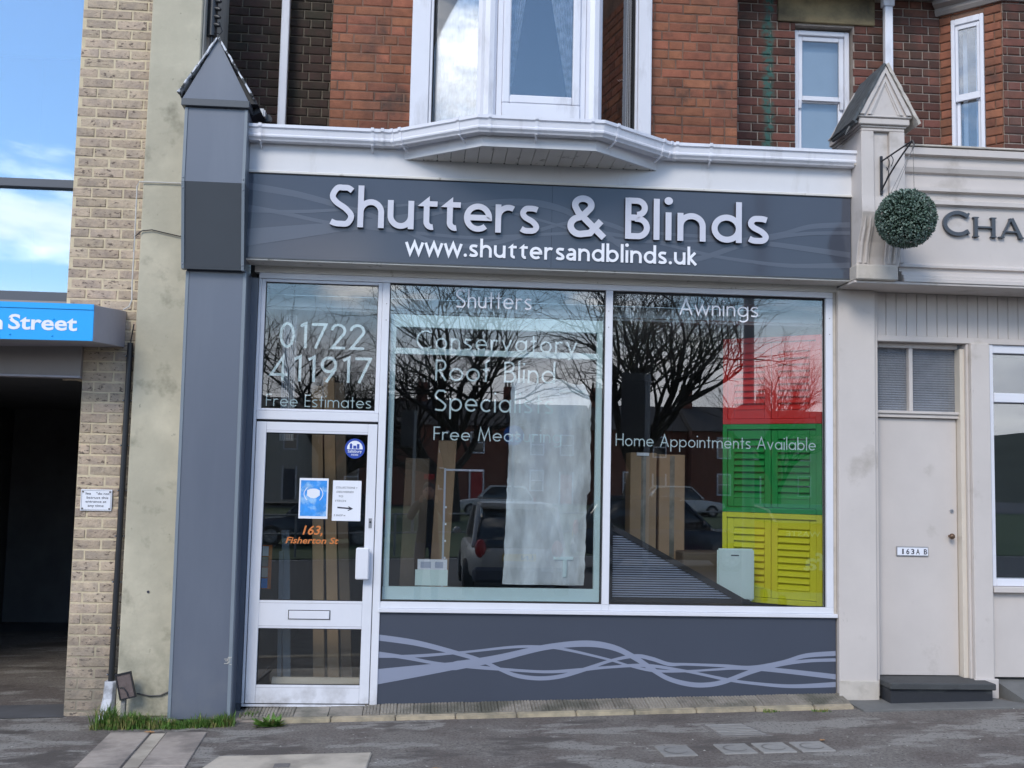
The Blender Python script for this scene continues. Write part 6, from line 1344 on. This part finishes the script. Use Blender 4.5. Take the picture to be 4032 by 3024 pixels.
car('hatchback', 1.42, -10.9, R(-90), 'car_silver', 'silver hatchback seen from behind, mirrored in the middle window', plate='LN')
car('dark_car', 5.0, -14.8, R(8), 'car_navy', 'dark car side-on, mirrored low in the right window')
car('navy_car', -3.2, -24, R(175), 'car_navy', 'dark car with lights mirrored behind the door'); car('white_car', 3.3, -46, R(180), 'car_white', 'white car parked far off, mirrored in the middle window'); car('parked_car', 12.5, -45, R(0), 'car_white', 'pale car mirrored in the green shutter')
gr_ = thing('guard_rail', (0, -19, 0), 'grey pedestrian guard rail mirrored low in the windows', 'railing')
for k in range(9): x = -8+k*2.4; MB().tube([(x, -19, gz(x, -12)-.2), (x, -19, gz(x, -12)+.95)], .03, 8).build('post', 'galv', gr_)
for z in (.50, .95): MB().tube([(-8, -19, gz(-8, -12)+z), (11.2, -19, gz(9, -12)+z)], .022, 8).build('rail', 'galv', gr_)
bn_ = thing('waste_bin', (4.3, -6.6, 0), 'large red commercial waste bin with a dark lid, mirrored in the shutters', 'bin')
MB().prism([(-7.3, .25), (-6.1, .25), (-6.0, 1.15), (-7.4, 1.15)], 'x', 4.55, 5.85).build('body', 'bin_red', bn_, bevel=.02)
MB().prism([(-7.45, 1.151), (-5.95, 1.151), (-6.3, 1.32), (-7.1, 1.38)], 'x', 4.5, 5.9).build('lid', 'slate_matt', bn_, bevel=.02)
def flip(v): return Vector((10.4-v.x, -5.97-(v.z-1.15)*-.11*-1, v.z))
o1 = font_text('GENERAL WASTE', 4.65, 5.75, .98, .07, 0, 'letter_white', bn_, off=.01, name='bin_text'); o2 = font_text('Biffa', 4.8, 5.5, .55, .22, 0, 'letter_white', bn_, off=.02, name='bin_text')
for o in (o1, o2):
    for v in o.data.vertices: wx = v.co.x+4.3; wz = v.co.z; v.co = Vector((10.4-wx-4.3, (-5.985-(1.15-wz)*.11)+6.6, wz))
for (a, b) in ((4.7, -6.3), (5.7, -6.3), (4.7, -7.1), (5.7, -7.1)): MB().tube([(a-.03, b, .1), (a+.03, b, .1)], .09, 14).build('castor', 'tyre', bn_)
# photographer
pe = thing('person', (.0, -8.32, gz(0, -8.3)-.11), 'person in dark jacket and jeans holding up a red phone', 'person', local=True)
def skin_mesh(name, verts, edges, radii, m, sub=1, root=0):
    me = bpy.data.meshes.new(name); me.from_pydata(verts, edges, []); o = bpy.data.objects.new(name, me); col.objects.link(o)
    md = o.modifiers.new('s', 'SKIN'); md.use_smooth_shade = True
    for i, r__ in enumerate(radii): me.skin_vertices[0].data[i].radius = (r__, r__) if not isinstance(r__, tuple) else r__
    me.skin_vertices[0].data[root].use_root = True
    s_ = o.modifiers.new('b', 'SUBSURF'); s_.levels = sub; s_.render_levels = sub
    dg = bpy.context.evaluated_depsgraph_get(); me2 = bpy.data.meshes.new_from_object(o.evaluated_get(dg)); bpy.data.objects.remove(o); me2.materials.clear(); me2.materials.append(M[m])
    o2 = bpy.data.objects.new(name, me2); col.objects.link(o2); o2.parent = pe; OFF[o2.name] = Vector((0, 0, 0)); return o2
H_ = 1.78
V = [(0, 0, .98), (0, 0, 1.15), (0, .01, 1.36), (0, 0, 1.50), (-.19, 0, 1.46), (-.27, .12, 1.27), (-.12, .27, 1.52), (.19, 0, 1.46), (.27, .12, 1.27), (.12, .27, 1.52), (-.10, 0, .93), (-.12, .02, .50), (-.13, -.02, .09), (-.14, .13, .04), (.10, 0, .93), (.12, .02, .50), (.13, -.02, .09), (.14, .13, .04), (0, .02, 1.56)]
Ed = [(0, 1), (1, 2), (2, 3), (3, 18), (3, 4), (4, 5), (5, 6), (3, 7), (7, 8), (8, 9), (0, 10), (10, 11), (11, 12), (12, 13), (0, 14), (14, 15), (15, 16), (16, 17)]
Rd = [.16, .155, .17, .11, .075, .058, .036, .075, .058, .036, .10, .075, .05, .04, .10, .075, .05, .04, .06]
bd = skin_mesh('body', V, Ed, Rd, 'jacket_dark', 2)
bd.data.materials.append(M['jeans'])
for p in bd.data.polygons:
    if p.center.z < .92: p.material_index = 1
hd_ = MB().ball((0, .06, 1.67), .105, 18, .80, .95, 1.18).build('head', 'skin', pe, smooth=True, local=True); MB().ball((0, .04, 1.715), .108, 16, .84, .98, .92).build('hair', 'hair_dark', hd_, smooth=True, local=True)
MB().prism([(.155, 1.66), (.185, 1.63), (.155, 1.625)], 'x', -.012, .012).build('nose', 'skin', hd_, local=True)
for sx in (-1, 1):
    MB().ball((sx*.085, .05, 1.665), .025, 8, .4, .8, 1.2).build('ear', 'skin', hd_, smooth=True, local=True); MB().ball((sx*.035, .152, 1.685), .012, 8).build('eye', 'ink', hd_, smooth=True, local=True)
    hb = [(sx*.12, .27, 1.52), (sx*.105, .31, 1.575)]; vv = [hb[0], hb[1]]; ee = [(0, 1)]; rr = [.030, .034]
    for k, (dx, l1) in enumerate(((-.018, .038), (-.006, .044), (.006, .042), (.018, .034))):
        b = len(vv); vv += [(sx*(.098)+dx, .335, 1.60), (sx*(.085)+dx*.9, .345, 1.60+l1*.5), (sx*.068+dx*.6, .348, 1.60+l1*.8)]; ee += [(1, b), (b, b+1), (b+1, b+2)]; rr += [.009, .0085, .0075]
    b = len(vv); vv += [(sx*.09, .305, 1.56), (sx*.065, .32, 1.575)]; ee += [(1, b), (b, b+1)]; rr += [.011, .009]
    skin_mesh('hand', vv, ee, rr, 'skin', 1)
for o in [pe]: o.location = (0, -8.32, gz(0, -8.3)-.11)
# the figure faces the shop (+y); phone just behind the viewpoint
ph = tag(MB().box(-.078, .078, -8.005, -7.995, 1.612, 1.688).build('phone', 'phone_red', bevel=.004), 'red mobile phone held up by the person in the reflection', 'phone')
